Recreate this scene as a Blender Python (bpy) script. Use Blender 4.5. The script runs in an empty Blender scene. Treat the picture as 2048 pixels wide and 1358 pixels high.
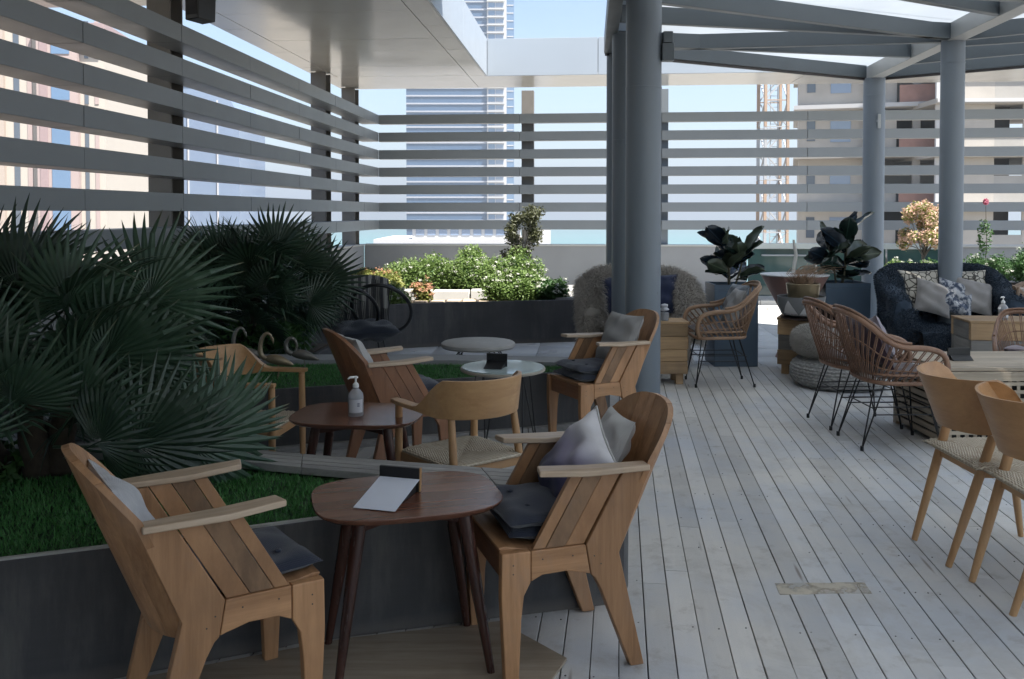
import bpy, bmesh, math, random
import numpy as np
from mathutils import Vector, Matrix, Euler
from math import radians as R, sin, cos, pi
random.seed(11)
rng = np.random.default_rng(5)
SC = bpy.context.scene

# ------------------------------------------------------------ camera, sky, sun, exposure
CAM_H = 1.6
cd = bpy.data.cameras.new("camera"); cam = bpy.data.objects.new("camera", cd); SC.collection.objects.link(cam)
cam.location = (0, 0, CAM_H); cam.rotation_euler = (R(88.5), 0, 0)
cd.sensor_width = 36.0; cd.lens = 36.0 * 1800 / 2048; cd.shift_y = -(679 - 472.1) / 2048
cd.clip_start = .05; cd.clip_end = 60000
SC.camera = cam
SUN = Vector((.35, -.30, .885)).normalized()
world = bpy.data.worlds.new("World"); SC.world = world; world.use_nodes = True
nt = world.node_tree; nt.nodes.clear()
sky = nt.nodes.new("ShaderNodeTexSky"); sky.sky_type = 'NISHITA'; sky.sun_disc = False
sky.sun_elevation = math.asin(SUN.z); sky.sun_rotation = math.atan2(SUN.x, SUN.y)
sky.altitude = 0; sky.air_density = 1.0; sky.dust_density = .6; sky.ozone_density = 1.6
bg = nt.nodes.new("ShaderNodeBackground"); bg.inputs[1].default_value = .075
wo = nt.nodes.new("ShaderNodeOutputWorld")
nt.links.new(sky.outputs[0], bg.inputs[0]); nt.links.new(bg.outputs[0], wo.inputs[0])
sl = bpy.data.lights.new("sun", 'SUN'); sl.energy = 4.7; sl.angle = R(.53); sl.color = (1, .95, .88)
so = bpy.data.objects.new("sun", sl); SC.collection.objects.link(so)
so.rotation_euler = (-SUN).to_track_quat('-Z', 'Y').to_euler(); so.location = (0, 0, 30)
SC.view_settings.view_transform = 'Standard'; SC.view_settings.look = 'None'
SC.view_settings.exposure = 1.62; SC.view_settings.gamma = 1; SC.view_settings.use_curve_mapping = False
SC.cycles.max_bounces = 10; SC.cycles.diffuse_bounces = 5; SC.cycles.transparent_max_bounces = 16
SC.cycles.use_denoising = True
SC.cycles.caustics_reflective = False; SC.cycles.caustics_refractive = False

# ------------------------------------------------------------ helpers
PHI = math.atan(156 / 1800)                     # the terrace is turned this much against the view
DECKA = R(6.84)                                 # the deck boards a little more
def uv(u, v, z=0): return Vector((u * cos(PHI) + v * sin(PHI), -u * sin(PHI) + v * cos(PHI), z))

def link(o):
    SC.collection.objects.link(o); return o
def tag(o, label=None, cat=None, group=None, kind=None):
    if label: o['label'] = label
    if cat: o['category'] = cat
    if group: o['group'] = group
    if kind: o['kind'] = kind
    return o
def thing(name, label, cat, loc=(0, 0, 0), rz=0, group=None):
    o = bpy.data.objects.new(name, None); o.empty_display_size = .1; link(o)
    o.location = loc; o.rotation_euler = (0, 0, rz)
    return tag(o, label, cat, group)
def children(o): return list(o.children)
ALLC = {}
def copy_tree(o, parent=None):
    c = o.copy(); link(c)
    if parent: c.parent = parent
    for ch in KIDS.get(o.name, []): copy_tree(ch, c)
    return c
KIDS = {}
def adopt(o, parent):
    o.parent = parent
    KIDS.setdefault(parent.name, []).append(o)
    return o
def copy_thing(root, label, loc, rz, group=None, scale=None):
    def rec(o, par):
        c = o.copy(); link(c)
        if par is not None: adopt(c, par)
        for ch in list(KIDS.get(o.name, [])): rec(ch, c)
        return c
    c = rec(root, None); c.location = loc; c.rotation_euler = (0, 0, rz)
    c['label'] = label
    if group: c['group'] = group
    if scale: c.scale = (scale,) * 3
    return c

class MB:
    def __init__(s): s.v = []; s.f = []
    def add(s, vs, fs):
        n = len(s.v); s.v += [tuple(p) for p in vs]; s.f += [tuple(i + n for i in f) for f in fs]; return s
    def box(s, x0, x1, y0, y1, z0, z1):
        return s.add([(x0, y0, z0), (x1, y0, z0), (x1, y1, z0), (x0, y1, z0), (x0, y0, z1), (x1, y0, z1), (x1, y1, z1), (x0, y1, z1)],
                     [(0, 3, 2, 1), (4, 5, 6, 7), (0, 1, 5, 4), (1, 2, 6, 5), (2, 3, 7, 6), (3, 0, 4, 7)])
    def bar(s, a, b, w, h, up=(0, 0, 1)):      # square bar from a to b
        a = Vector(a); b = Vector(b); d = (b - a).normalized(); sd = d.cross(Vector(up))
        if sd.length < 1e-4: sd = Vector((1, 0, 0))
        sd.normalize(); u = sd.cross(d).normalized()
        vs = []
        for p in (a, b):
            for i, j in ((-1, -1), (1, -1), (1, 1), (-1, 1)): vs.append(p + sd * w / 2 * i + u * h / 2 * j)
        return s.add(vs, [(3, 2, 1, 0), (4, 5, 6, 7), (0, 1, 5, 4), (1, 2, 6, 5), (2, 3, 7, 6), (3, 0, 4, 7)])
    def prism(s, poly, t, fn):                  # polygon (a,b) extruded from t0 to t1; fn(a,b,t) -> point
        n = len(poly); t0, t1 = t
        vs = [fn(a, b, t0) for a, b in poly] + [fn(a, b, t1) for a, b in poly]
        return s.add(vs, [tuple(range(n))[::-1], tuple(range(n, 2 * n))] + [(i, (i + 1) % n, (i + 1) % n + n, i + n) for i in range(n)])
    def tube(s, pts, r, n=8, closed=False, cap=True):
        pts = [Vector(p) for p in pts]; m = len(pts)
        if not hasattr(r, '__len__'): r = [r] * m
        vs = []; fs = []; prev = None
        for i, p in enumerate(pts):
            if closed: d = pts[(i + 1) % m] - pts[i - 1]
            else: d = pts[min(i + 1, m - 1)] - pts[max(i - 1, 0)]
            d = d.normalized()
            if prev is None:
                sd = d.cross(Vector((0, 0, 1)))
                if sd.length < .05: sd = d.cross(Vector((0, 1, 0)))
            else: sd = prev - d * prev.dot(d)
            sd = sd.normalized(); prev = sd; u = d.cross(sd)
            for k in range(n):
                a = 2 * pi * k / n; vs.append(p + (sd * cos(a) + u * sin(a)) * r[i])
        for i in range(m if closed else m - 1):
            for k in range(n):
                j = (i + 1) % m
                fs.append((i * n + k, i * n + (k + 1) % n, j * n + (k + 1) % n, j * n + k))
        if cap and not closed: fs += [tuple(range(n))[::-1], tuple(range((m - 1) * n, m * n))]
        return s.add(vs, fs)
    def lathe(s, prof, n=24, c=(0, 0, 0)):
        vs = []; fs = []; m = len(prof)
        for r, z in prof:
            for k in range(n):
                a = 2 * pi * k / n; vs.append((c[0] + r * cos(a), c[1] + r * sin(a), c[2] + z))
        for i in range(m - 1):
            for k in range(n):
                fs.append((i * n + k, i * n + (k + 1) % n, (i + 1) * n + (k + 1) % n, (i + 1) * n + k))
        fs.append(tuple(range(n))[::-1]); fs.append(tuple(range((m - 1) * n, m * n)))
        return s.add(vs, fs)
    def grid(s, fn, nu, nv, wrap_u=False):
        vs = [fn(i / (nu if wrap_u else nu - 1), j / (nv - 1)) for j in range(nv) for i in range(nu)]
        fs = []
        for j in range(nv - 1):
            for i in range(nu if wrap_u else nu - 1):
                k = (i + 1) % nu
                fs.append((j * nu + i, j * nu + k, (j + 1) * nu + k, (j + 1) * nu + i))
        return s.add(vs, fs)
    def shell(s, fn, nu, nv, off):              # closed sheet: fn surface and fn+off(u,v) surface joined at the rim
        A = [[Vector(fn(i / (nu - 1), j / (nv - 1))) for i in range(nu)] for j in range(nv)]
        B = [[A[j][i] + Vector(off(i / (nu - 1), j / (nv - 1))) for i in range(nu)] for j in range(nv)]
        vs = [p for row in A for p in row] + [p for row in B for p in row]; N = nu * nv; fs = []
        for j in range(nv - 1):
            for i in range(nu - 1):
                a = j * nu + i
                fs.append((a, a + nu, a + nu + 1, a + 1)); fs.append((N + a, N + a + 1, N + a + nu + 1, N + a + nu))
        for i in range(nu - 1):
            fs.append((i, i + 1, N + i + 1, N + i)); a = (nv - 1) * nu + i; fs.append((a + 1, a, N + a, N + a + 1))
        for j in range(nv - 1):
            a = j * nu; fs.append((a + nu, a, N + a, N + a + nu)); a = j * nu + nu - 1; fs.append((a, a + nu, N + a + nu, N + a))
        return s.add(vs, fs)
    def build(s, name, m, parent=None, smooth=False, bevel=0, sub=0, fix=False):
        me = bpy.data.meshes.new(name); me.from_pydata(s.v, [], s.f)
        if fix or bevel:
            bm = bmesh.new(); bm.from_mesh(me); bmesh.ops.recalc_face_normals(bm, faces=bm.faces); bm.to_mesh(me); bm.free()
        me.materials.append(m)
        if smooth:
            me.polygons.foreach_set('use_smooth', [True] * len(me.polygons))
            if smooth == 'auto':
                me.set_sharp_from_angle(angle=R(38))
        me.update()
        o = link(bpy.data.objects.new(name, me))
        if parent is not None: adopt(o, parent)
        if bevel:
            b = o.modifiers.new('bevel', 'BEVEL'); b.width = bevel; b.segments = 2; b.limit_method = 'ANGLE'; b.angle_limit = R(35); b.harden_normals = True
            me.polygons.foreach_set('use_smooth', [True] * len(me.polygons))
        if sub:
            b = o.modifiers.new('sub', 'SUBSURF'); b.levels = sub; b.render_levels = sub
        return o

def lin(c):
    return tuple((x / 12.92 if x <= .04045 else ((x + .055) / 1.055) ** 2.4) for x in c[:3]) + (1,)
class NT:
    def __init__(s, name):
        s.m = bpy.data.materials.new(name); s.m.use_nodes = True; s.t = s.m.node_tree; s.t.nodes.clear()
        s.o = s.n('OutputMaterial'); s.b = s.n('BsdfPrincipled'); s.l(s.b.outputs[0], s.o.inputs[0])
        s.tc = s.n('TexCoord')
    def n(s, typ, **k):
        x = s.t.nodes.new('ShaderNode' + typ)
        for a, b in k.items(): setattr(x, a, b)
        return x
    def l(s, a, b): s.t.links.new(a, b)
    def map(s, sc=(1, 1, 1), rot=(0, 0, 0), src='Object'):
        m = s.n('Mapping'); m.inputs['Scale'].default_value = sc; m.inputs['Rotation'].default_value = rot
        s.l(s.tc.outputs[src], m.inputs[0]); return m.outputs[0]
    def noise(s, vec, scale, detail=4, rough=.55, dist=0):
        x = s.n('TexNoise'); x.inputs['Scale'].default_value = scale; x.inputs['Detail'].default_value = detail
        x.inputs['Roughness'].default_value = rough; x.inputs['Distortion'].default_value = dist
        s.l(vec, x.inputs['Vector']); return x.outputs['Fac']
    def ramp(s, fac, stops):
        x = s.n('ValToRGB'); e = x.color_ramp.elements
        while len(e) < len(stops): e.new(.5)
        for i, (p, c) in enumerate(stops): e[i].position = p; e[i].color = tuple(c[:3]) + (1,)
        s.l(fac, x.inputs[0]); return x.outputs[0]
    def mix(s, a, b, f, typ='MIX'):
        x = s.n('MixRGB', blend_type=typ)
        for k, q in ((0, f), (1, a), (2, b)):
            if hasattr(q, 'links'): s.l(q, x.inputs[k])
            elif k == 0: x.inputs[0].default_value = q
            else: x.inputs[k].default_value = tuple(q[:3]) + (1,)
        return x.outputs[0]
    def math(s, op, a, b=0):
        x = s.n('Math', operation=op)
        for k, q in ((0, a), (1, b)):
            if hasattr(q, 'links'): s.l(q, x.inputs[k])
            else: x.inputs[k].default_value = q
        return x.outputs[0]
    def bump(s, h, strength=.3, dist=.01):
        x = s.n('Bump'); x.inputs['Strength'].default_value = strength; x.inputs['Distance'].default_value = dist
        s.l(h, x.inputs['Height']); s.l(x.outputs[0], s.b.inputs['Normal']); return x
    def col(s, c):
        if hasattr(c, 'links'): s.l(c, s.b.inputs['Base Color'])
        else: s.b.inputs['Base Color'].default_value = tuple(c[:3]) + (1,)
    def rnd(s): return s.n('ObjectInfo').outputs['Random']
    def set(s, **k):
        for a, b in k.items():
            i = s.b.inputs[a.replace('_', ' ')]
            if hasattr(b, 'links'): s.l(b, i)
            else: i.default_value = b
        return s
MATS = {}
def simple(name, c, rough=.5, var=.12, scale=6, metallic=0, bump=0, bs=60, spec=.5, rvar=.1):
    if name in MATS: return MATS[name]
    t = NT(name); v = t.map()
    f = t.noise(v, scale, 5)
    t.col(t.mix([x * (1 - var) for x in c[:3]], [min(1, x * (1 + var)) for x in c[:3]], f))
    r = t.math('ADD', t.math('MULTIPLY', t.noise(v, scale * 2.3, 3), rvar * 2), rough - rvar)
    t.set(Roughness=r, Metallic=metallic, Specular_IOR_Level=spec)
    if bump: t.bump(t.noise(v, bs, 4), bump, .004)
    MATS[name] = t.m; return t.m
def wood(name, a, b, axis='y', rough=.42, k=1.0, bump=.15, dark=None, rv=.22):
    key = name + '_' + axis
    if key in MATS: return MATS[key]
    t = NT(key)
    sc = {'x': (.9, 13, 13), 'y': (13, .9, 13), 'z': (13, 13, .9), 's': (13, 4, 1.6)}[axis]
    v = t.map([q * k for q in sc])
    va = t.n('VectorMath', operation='ADD'); t.l(v, va.inputs[0])
    rn = t.math('MULTIPLY', t.rnd(), 37.0); t.l(rn, va.inputs[1]); v = va.outputs[0]
    n1 = t.noise(v, 1.1, 5, .6, .8); n2 = t.noise(v, 5, 6, .7, .3)
    f = t.math('ADD', t.math('MULTIPLY', n1, .65), t.math('MULTIPLY', n2, .35))
    c = t.ramp(f, [(.36, a), (.5, [(x + y) / 2 for x, y in zip(a, b)]), (.62, b)])
    if dark:
        st = t.ramp(t.noise(t.map((1.5, 1.5, 1.5)), 1.6, 4), [(.50, (0, 0, 0)), (.72, (1, 1, 1))])
        c = t.mix(c, dark, t.math('MULTIPLY', st, .55))
    if name in ('teak_wood', 'reddish_wood', 'dark_teak_wood', 'oak_wood', 'pale_armrest'):
        gp_ = t.ramp(t.noise(t.map((2.2, 2.2, 1.2)), 2.6, 6, .72), [(.50, (0, 0, 0)), (.74, (.55, .55, .55))])
        c = t.mix(c, [(x + y) * .30 + .09 for x, y in zip(a, b)], gp_)
        kv = t.n('TexVoronoi'); kv.inputs['Scale'].default_value = .62; t.l(v, kv.inputs[0])
        c = t.mix(c, [x * .35 for x in b], t.ramp(kv.outputs[0], [(.03, (.9, .9, .9)), (.10, (0, 0, 0))]))
    br = t.math('ADD', t.math('MULTIPLY', t.rnd(), rv * 2), 1 - rv)
    cc = t.n('CombineXYZ')
    for i in range(3): t.l(br, cc.inputs[i])
    c = t.mix(c, cc.outputs[0], 1.0, 'MULTIPLY')
    t.col(c); t.set(Roughness=t.math('ADD', t.math('MULTIPLY', n2, .25), rough - .1))
    t.bump(f, bump, .003)
    MATS[key] = t.m; return t.m
def fabric(name, c, c2=None, weave=420, bump=.4, rough=.9, sheen=.3, big=5):
    if name in MATS: return MATS[name]
    t = NT(name); v = t.map(); c2 = c2 or [x * .75 for x in c]
    t.col(t.mix(c, c2, t.noise(v, big, 5)))
    w1 = t.n('TexWave', bands_direction='X'); w2 = t.n('TexWave', bands_direction='Y')
    for w in (w1, w2): w.inputs['Scale'].default_value = weave / 6.28; w.inputs['Distortion'].default_value = 1; t.l(v, w.inputs[0])
    h = t.math('ADD', t.math('ADD', w1.outputs['Fac'], w2.outputs['Fac']), t.math('MULTIPLY', t.noise(v, 14, 5), 6))
    t.bump(h, bump, .0022); t.set(Roughness=rough, Sheen_Weight=sheen, Specular_IOR_Level=.25)
    MATS[name] = t.m; return t.m

# palette
TEAK = ((.50, .27, .13), (.33, .165, .075)); OAK = ((.55, .33, .17), (.42, .235, .11)); RED = ((.30, .115, .06), (.17, .06, .032))
TONE = ['']
def teak(ax):
    if TONE[0] == 'red': return teakred(ax)
    return wood('teak_wood', (.49, .265, .13), (.29, .145, .065), ax, .45, dark=(.17, .09, .05), rv=.2)
def teakdark(ax):
    if TONE[0] == 'red': return teakred(ax)
    return wood('dark_teak_wood', (.28, .16, .085), (.15, .085, .045), ax, .5, k=1.4, bump=.35)
def teakred(ax): return wood('reddish_wood', (.34, .155, .075), (.20, .085, .04), ax, .4, dark=(.10, .05, .03), rv=.14)
def oak(ax): return wood('oak_wood', (.52, .31, .15), (.40, .22, .10), ax, .38, rv=.08, bump=.06)
def mahog(ax): return wood('mahogany_wood', (.075, .030, .022), (.035, .016, .013), ax, .22, rv=.06, bump=.04)
def crate(ax): return wood('crate_wood', (.44, .29, .15), (.27, .17, .09), ax, .6, rv=.35, bump=.4, dark=(.14, .11, .085))
PAINT = simple('grey_metal_paint', (.105, .125, .14), .38, .07, 2.5, spec=.5)
t = NT('column_metal_paint'); n_ = t.noise(t.map((1, 1, .25)), 3, 5); s_ = t.noise(t.map((6, 6, .5)), 3, 6, .7); c = t.mix((.17, .20, .232), (.20, .232, .268), n_)
c = t.mix(c, (.24, .25, .26), t.ramp(s_, [(.55, (0, 0, 0)), (.75, (.5, .5, .5))])); ch = t.noise(t.map((1, 1, .6)), 38, 3, .6); c = t.mix(c, (.09, .085, .08), t.ramp(ch, [(.74, (0, 0, 0)), (.77, (.8, .8, .8))])); t.col(c); t.set(Roughness=t.math('ADD', t.math('MULTIPLY', s_, .3), .3)); t.bump(n_, .1, .004); PAINTC = t.m
LOUV = simple('louvre_aluminium', (.25, .27, .285), .40, .08, 1.5)
LOUVD = simple('post_dark_metal', (.20, .19, .18), .55, .2, 5)
SOFF = simple('soffit_panel', (.52, .50, .46), .16, .08, 1.2, spec=.6)
FASC = simple('fascia_panel', (.36, .40, .44), .34, .06, 1.0)
PARA = simple('parapet_plaster', (.30, .305, .31), .85, .14, 2.2, bump=.3, bs=90)
CAP = simple('parapet_cap', (.50, .50, .48), .6, .1, 3)
BLACK = simple('black_steel', (.012, .013, .015), .4, .2)
t = NT('dark_planter_render'); f1 = t.noise(t.map((.7, .7, 9)), 2.2, 6, .7, .3); f2 = t.noise(t.map((3.5, 3.5, .6)), 2.0, 6, .7); f3 = t.noise(t.map(), 1.4, 4)
c = t.mix((.040, .040, .046), (.085, .083, .086), f1); c = t.mix(c, (.15, .145, .135), t.ramp(f2, [(.46, (0, 0, 0)), (.68, (.65, .65, .65))])); c = t.mix(c, (.03, .03, .034), t.ramp(f3, [(.45, (0, 0, 0)), (.65, (.6, .6, .6))]))
sp_ = t.n('SeparateXYZ'); t.l(t.map(), sp_.inputs[0]); lo = t.ramp(t.math('ADD', t.math('MULTIPLY', sp_.outputs[2], 6), t.math('MULTIPLY', f2, .6)), [(.25, (.65, .65, .65)), (.62, (0, 0, 0))]); c = t.mix(c, (.16, .14, .12), lo)
t.col(c); t.set(Roughness=t.math('ADD', t.math('MULTIPLY', f1, .3), .42)); t.bump(t.math('ADD', f1, f2), .5, .004); DARKWALL = t.m
KERB = simple('pale_stone', (.62, .61, .58), .75, .1, 4, bump=.2)
GREY = simple('grey_plastic', (.30, .32, .34), .5)
SOIL = simple('planter_soil', (.06, .045, .033), .95, .4, 20, bump=.8, bs=40)

# ------------------------------------------------------------ ground, sea, terrace
def sheet(name, pts, z, m, kind='structure', z0=None):
    b = MB()
    if z0 is None: b.add([(x, y, z) for x, y in pts], [tuple(range(len(pts)))])
    else: b.prism(pts, (z0, z), lambda a, c, t: (a, c, t))
    return tag(b.build(name, m, fix=True), kind=kind)
t = NT('sea_water'); v = t.map((1, 1, 1))
t.col(t.mix((.09, .24, .235), (.13, .30, .29), t.noise(t.map((.0006, .004, 1)), 1, 4))); t.set(Roughness=.32, Specular_IOR_Level=.3)
t.bump(t.noise(t.map((.06, .25, 1)), 1, 5), .25, 1.0)
sheet('sea', [(-26000, 380), (26000, 380), (26000, 30000), (-26000, 30000)], -30.4, t.m)
sheet('ground', [(-700, -260), (700, -260), (700, 400), (-700, 400)], -30, simple('city_ground', (.30, .27, .23), .9, .3, .05))
# podium the terrace stands on
podium = MB().prism([(-9, -6), (9.5, -6), (9.5, 16.35), (-4.45, 16.35), (-9, 16.35)], (-29.9, -.062), lambda a, b, z: uv(a, b, z))
tag(podium.build('terrace_base', simple('gap_shade_dark', (.045, .036, .028), .9, .3, 8), fix=True), kind='structure')  # dark colour stands in for the shade in the gaps between boards

# far paving beyond the timber deck: tiles
tile_m = NT('paving_tile'); v = tile_m.map()
tile_m.col(tile_m.mix((.50, .51, .50), (.62, .62, .60), tile_m.math('ADD', tile_m.math('MULTIPLY', tile_m.noise(v, 5, 5), .6), tile_m.math('MULTIPLY', tile_m.rnd(), .4))))
tile_m.set(Roughness=.45); tile_m.bump(tile_m.noise(v, 60, 4), .15, .003)
pav = bpy.data.objects.new('far_paving', None); link(pav); tag(pav, kind='structure')
me = MB().box(.003, .597, .003, .597, -.05, -.003).build('tile', tile_m.m, bevel=.003)
me.hide_render = False; proto_mesh = me.data; bpy.data.objects.remove(me)
DECK_FAR = 9.42
cnt = 0
for i in range(-8, 15):
    for j in range(0, 13):
        u, v_ = i * .6, 8.95 + j * .6
        p = uv(u + .3, v_ + .3)
        if v_ > 15.6 or u < -3.9: continue
        if p.y < DECK_FAR + .2 and p.x > -4.0: 
            if p.y < DECK_FAR - .12: continue
        o = link(bpy.data.objects.new('tile', proto_mesh)); o.location = uv(u, v_, 0); o.rotation_euler = (0, 0, -PHI)
        m_ = o.modifiers.new('bevel', 'BEVEL'); m_.width = .003; m_.segments = 1
        adopt(o, pav); cnt += 1

# timber deck
t = NT('deck_board_paint'); v = t.map((9, .7, 9))
rn = t.n('VectorMath', operation='ADD'); t.l(v, rn.inputs[0]); t.l(t.math('MULTIPLY', t.rnd(), 91.0), rn.inputs[1])
g1 = t.noise(rn.outputs[0], 2.0, 6, .65, .4)
big = t.noise(t.map((1, 1, 1), src='Object'), 1.1, 4)
wv = t.n('NewGeometry').outputs['Position']
st = t.noise(wv, .9, 5, .6); st2 = t.noise(wv, 6.5, 5, .7)
c = t.mix((.53, .51, .48), (.71, .68, .63), g1)
c = t.mix(c, (.48, .51, .56), t.ramp(st, [(.42, (0, 0, 0)), (.62, (.75, .75, .75))]))
c = t.mix(c, (.30, .26, .215), t.ramp(st2, [(.56, (0, 0, 0)), (.74, (.6, .6, .6))]))
kn = t.n('TexVoronoi'); kn.inputs['Scale'].default_value = 1.0; t.l(rn.outputs[0], kn.inputs[0])
c = t.mix(c, (.16, .12, .09), t.ramp(kn.outputs[0], [(.035, (.75, .75, .75)), (.085, (0, 0, 0))]))
foot = t.noise(wv, 2.2, 6, .75, .6); c = t.mix(c, (.40, .375, .34), t.ramp(foot, [(.50, (0, 0, 0)), (.70, (.55, .55, .55))]))
br = t.math('ADD', t.math('MULTIPLY', t.rnd(), .26), .84); cc = t.n('CombineXYZ')
for i in range(3): t.l(br, cc.inputs[i])
c = t.mix(c, cc.outputs[0], 1, 'MULTIPLY'); t.col(c)
t.set(Roughness=t.math('ADD', t.math('MULTIPLY', g1, .3), .42)); t.bump(t.math('ADD', g1, st2), .35, .0025)
DECK = t.m
deck = bpy.data.objects.new('deck', None); link(deck); tag(deck, kind='structure')
cd_, sd_ = cos(DECKA), sin(DECKA)
def dk(a, b, z=0): return Vector((a * cd_ + b * sd_, -a * sd_ + b * cd_, z))
W = .1015; boards = []
for i in range(-34, 76):
    a0 = i * W + .003
    b = -1.2 + random.random() * 1.6
    while b < 11:
        L = random.choice((1.5, 1.9, 2.4, 3.0))
        b1 = b + L
        e0, e1 = b, b1
        while e1 > e0 + .2 and dk(a0 + .05, e1).y > DECK_FAR: e1 -= .04
        if e1 > e0 + .15:
            mid = dk(a0 + .05, (e0 + e1) / 2)
            vis = any(abs((q := dk(a0 + .05, e0 + (e1 - e0) * s_)).x) < q.y * .585 + .1 and q.y > 2.7 for s_ in (0, .25, .5, .75, 1))
            # planters and the far left hide the rest
            hid = mid.x < -1.9 or (mid.x < .1 and mid.y < 2.6)
            if q.y > 0: boards.append((a0, e0 + .0015, e1 - .0015, mid, vis and not hid))
        b = b1
vis_b = sorted([x for x in boards if x[4]], key=lambda x: x[3].length)
part_b = vis_b[:300]; rest_b = vis_b[300:] + [x for x in boards if not x[4]]
BM = {}
for a0, e0, e1, mid, _ in part_b:
    L = round(e1 - e0, 2); dz = random.uniform(-.0015, .001)
    if L not in BM:
        w = W - .0042
        mb = MB()
        mb.prism([(0, -.028), (0, -.0015), (.0015, 0), (w - .0015, 0), (w, -.0015), (w, -.028)], (0, L), lambda x, z, y: (x, y, z))
        o = mb.build('board', DECK, fix=True); BM[L] = o.data; bpy.data.objects.remove(o)
    o = link(bpy.data.objects.new('board', BM[L])); o.location = dk(a0 + random.uniform(-.0007, .0007), e0, dz); o.rotation_euler = (random.uniform(-.0006, .0006), 0, -DECKA + random.uniform(-.0006, .0006)); adopt(o, deck)
mb = MB()
for a0, e0, e1, mid, _ in rest_b:
    w = W - .0042
    mb.prism([(0, -.028), (0, 0), (w, 0), (w, -.028)], (e0, e1), lambda x, z, y: dk(a0 + x, y, z))
o = mb.build('board_rows', DECK, deck, fix=True); o['kind'] = 'stuff'
# screw heads: two per joist line on the near boards
mb = MB()
for k in range(0, 16):
    vb = 1.4 + k * .42
    for i in range(-4, 30):
        for s_ in (.02, .078):
            if random.random() < .55: continue
            c0 = dk(i * W + s_ + random.uniform(-.004, .004), vb + random.uniform(-.01, .01), .0008)
            mb.lathe([(.0035, -.002), (.0035, 0)], 6, c0)
o = mb.build('screw_heads', simple('screw_steel', (.05, .045, .04), .5), deck); o['kind'] = 'stuff'

# ------------------------------------------------------------ planters, turf
def blades(name, poly, z, n, h, m, parent=None, w=.0028):
    xs = [p[0] for p in poly]; ys = [p[1] for p in poly]
    P = np.column_stack([rng.uniform(min(xs), max(xs), n), rng.uniform(min(ys), max(ys), n)])
    ins = np.zeros(n, bool); j = len(poly) - 1
    for i in range(len(poly)):
        xi, yi = poly[i]; xj, yj = poly[j]
        c_ = ((yi > P[:, 1]) != (yj > P[:, 1])) & (P[:, 0] < (xj - xi) * (P[:, 1] - yi) / (yj - yi + 1e-12) + xi)
        ins ^= c_; j = i
    P = P[ins]; n = len(P); a = rng.uniform(0, 2 * pi, n); hh = h * rng.uniform(.6, 1.25, n); lean = rng.normal(0, .35, (n, 2)) * hh[:, None]
    V = np.zeros((n, 3, 3))
    V[:, 0, :2] = P + np.column_stack([np.cos(a), np.sin(a)]) * w; V[:, 1, :2] = P - np.column_stack([np.cos(a), np.sin(a)]) * w
    V[:, :2, 2] = z; V[:, 2, :2] = P + lean; V[:, 2, 2] = z + hh
    me = bpy.data.meshes.new(name); me.from_pydata(V.reshape(-1, 3).tolist(), [], np.arange(3 * n).reshape(-1, 3).tolist()); me.materials.append(m)
    o = link(bpy.data.objects.new(name, me)); o['kind'] = 'stuff'
    if parent: adopt(o, parent)
    return o
t = NT('turf_blade'); t.col(t.mix(t.mix((.03, .14, .03), (.08, .25, .06), t.noise(t.map(), 9, 6)), (.20, .22, .09), t.ramp(t.noise(t.map(), 60, 4), [(.58, (0, 0, 0)), (.75, (.6, .6, .6))]))); t.set(Roughness=.55); TURF = t.m
TURFB = simple('turf_backing', (.012, .04, .012), .9, .3, 12)
# near planter: turf behind a dark wall, a boarded ledge along the back
near_poly = [(-3.4, 2.35), (-2.4, 2.66), (-1.68, 2.93), (-1.36, 3.05), (-.74, 3.32), (-.1, 3.5), (.46, 3.655), (.50, 3.83), (-.14, 3.98), (-.985, 4.21), (-1.43, 4.34), (-2.3, 4.55), (-3.4, 4.7)]
NP = thing('turf_planter', 'dark walled turf planter under the near fan palm with a boarded ledge behind', 'planter', (-.9, 3.6, 0))
def loc_poly(p, root): return [(a - root.location.x, b - root.location.y) for a, b in p]
def planter_wall(root, poly, z1, m, th=.035, name='wall', bev=.006):
    q = loc_poly(poly, root); b = MB()
    n = len(q); cx = sum(p[0] for p in q) / n; cy = sum(p[1] for p in q) / n
    inn = []
    for i in range(n):
        p0, p1, p2 = Vector(q[i - 1]), Vector(q[i]), Vector(q[(i + 1) % n])
        d1 = (p1 - p0).normalized(); d2 = (p2 - p1).normalized(); nn = (Vector((-d1.y, d1.x)) + Vector((-d2.y, d2.x))).normalized()
        inn.append(p1 + nn * th)
    vs = []; fs = []
    for ring, zz in ((q, -.03), (q, z1), (inn, z1), (inn, -.03)): vs += [(p[0], p[1], zz) for p in ring]
    for r in range(4):
        for i in range(n): j = (i + 1) % n; s2 = (r + 1) % 4; fs.append((r * n + i, r * n + j, s2 * n + j, s2 * n + i))
    b.add(vs, fs); o = b.build(name, m, root, fix=True, bevel=bev); return [tuple(p) for p in inn]
inn = planter_wall(NP, near_poly, .455, DARKWALL, .022)
b = MB().add([(x, y, .42) for x, y in inn], [tuple(range(len(inn)))]); b.build('turf_base', TURFB, NP)
tp = [(-3.35, 2.4), (-2.4, 2.69), (-1.68, 2.955), (-1.36, 3.075), (-.74, 3.345), (-.1, 3.53), (.2, 3.6), (.05, 3.66), (-.3, 3.74), (-.94, 3.975), (-1.31, 4.09), (-2.2, 4.3), (-3.35, 4.45)]
blades('turf', loc_poly(tp, NP), .42, 75000, .022, TURF, NP)
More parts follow.
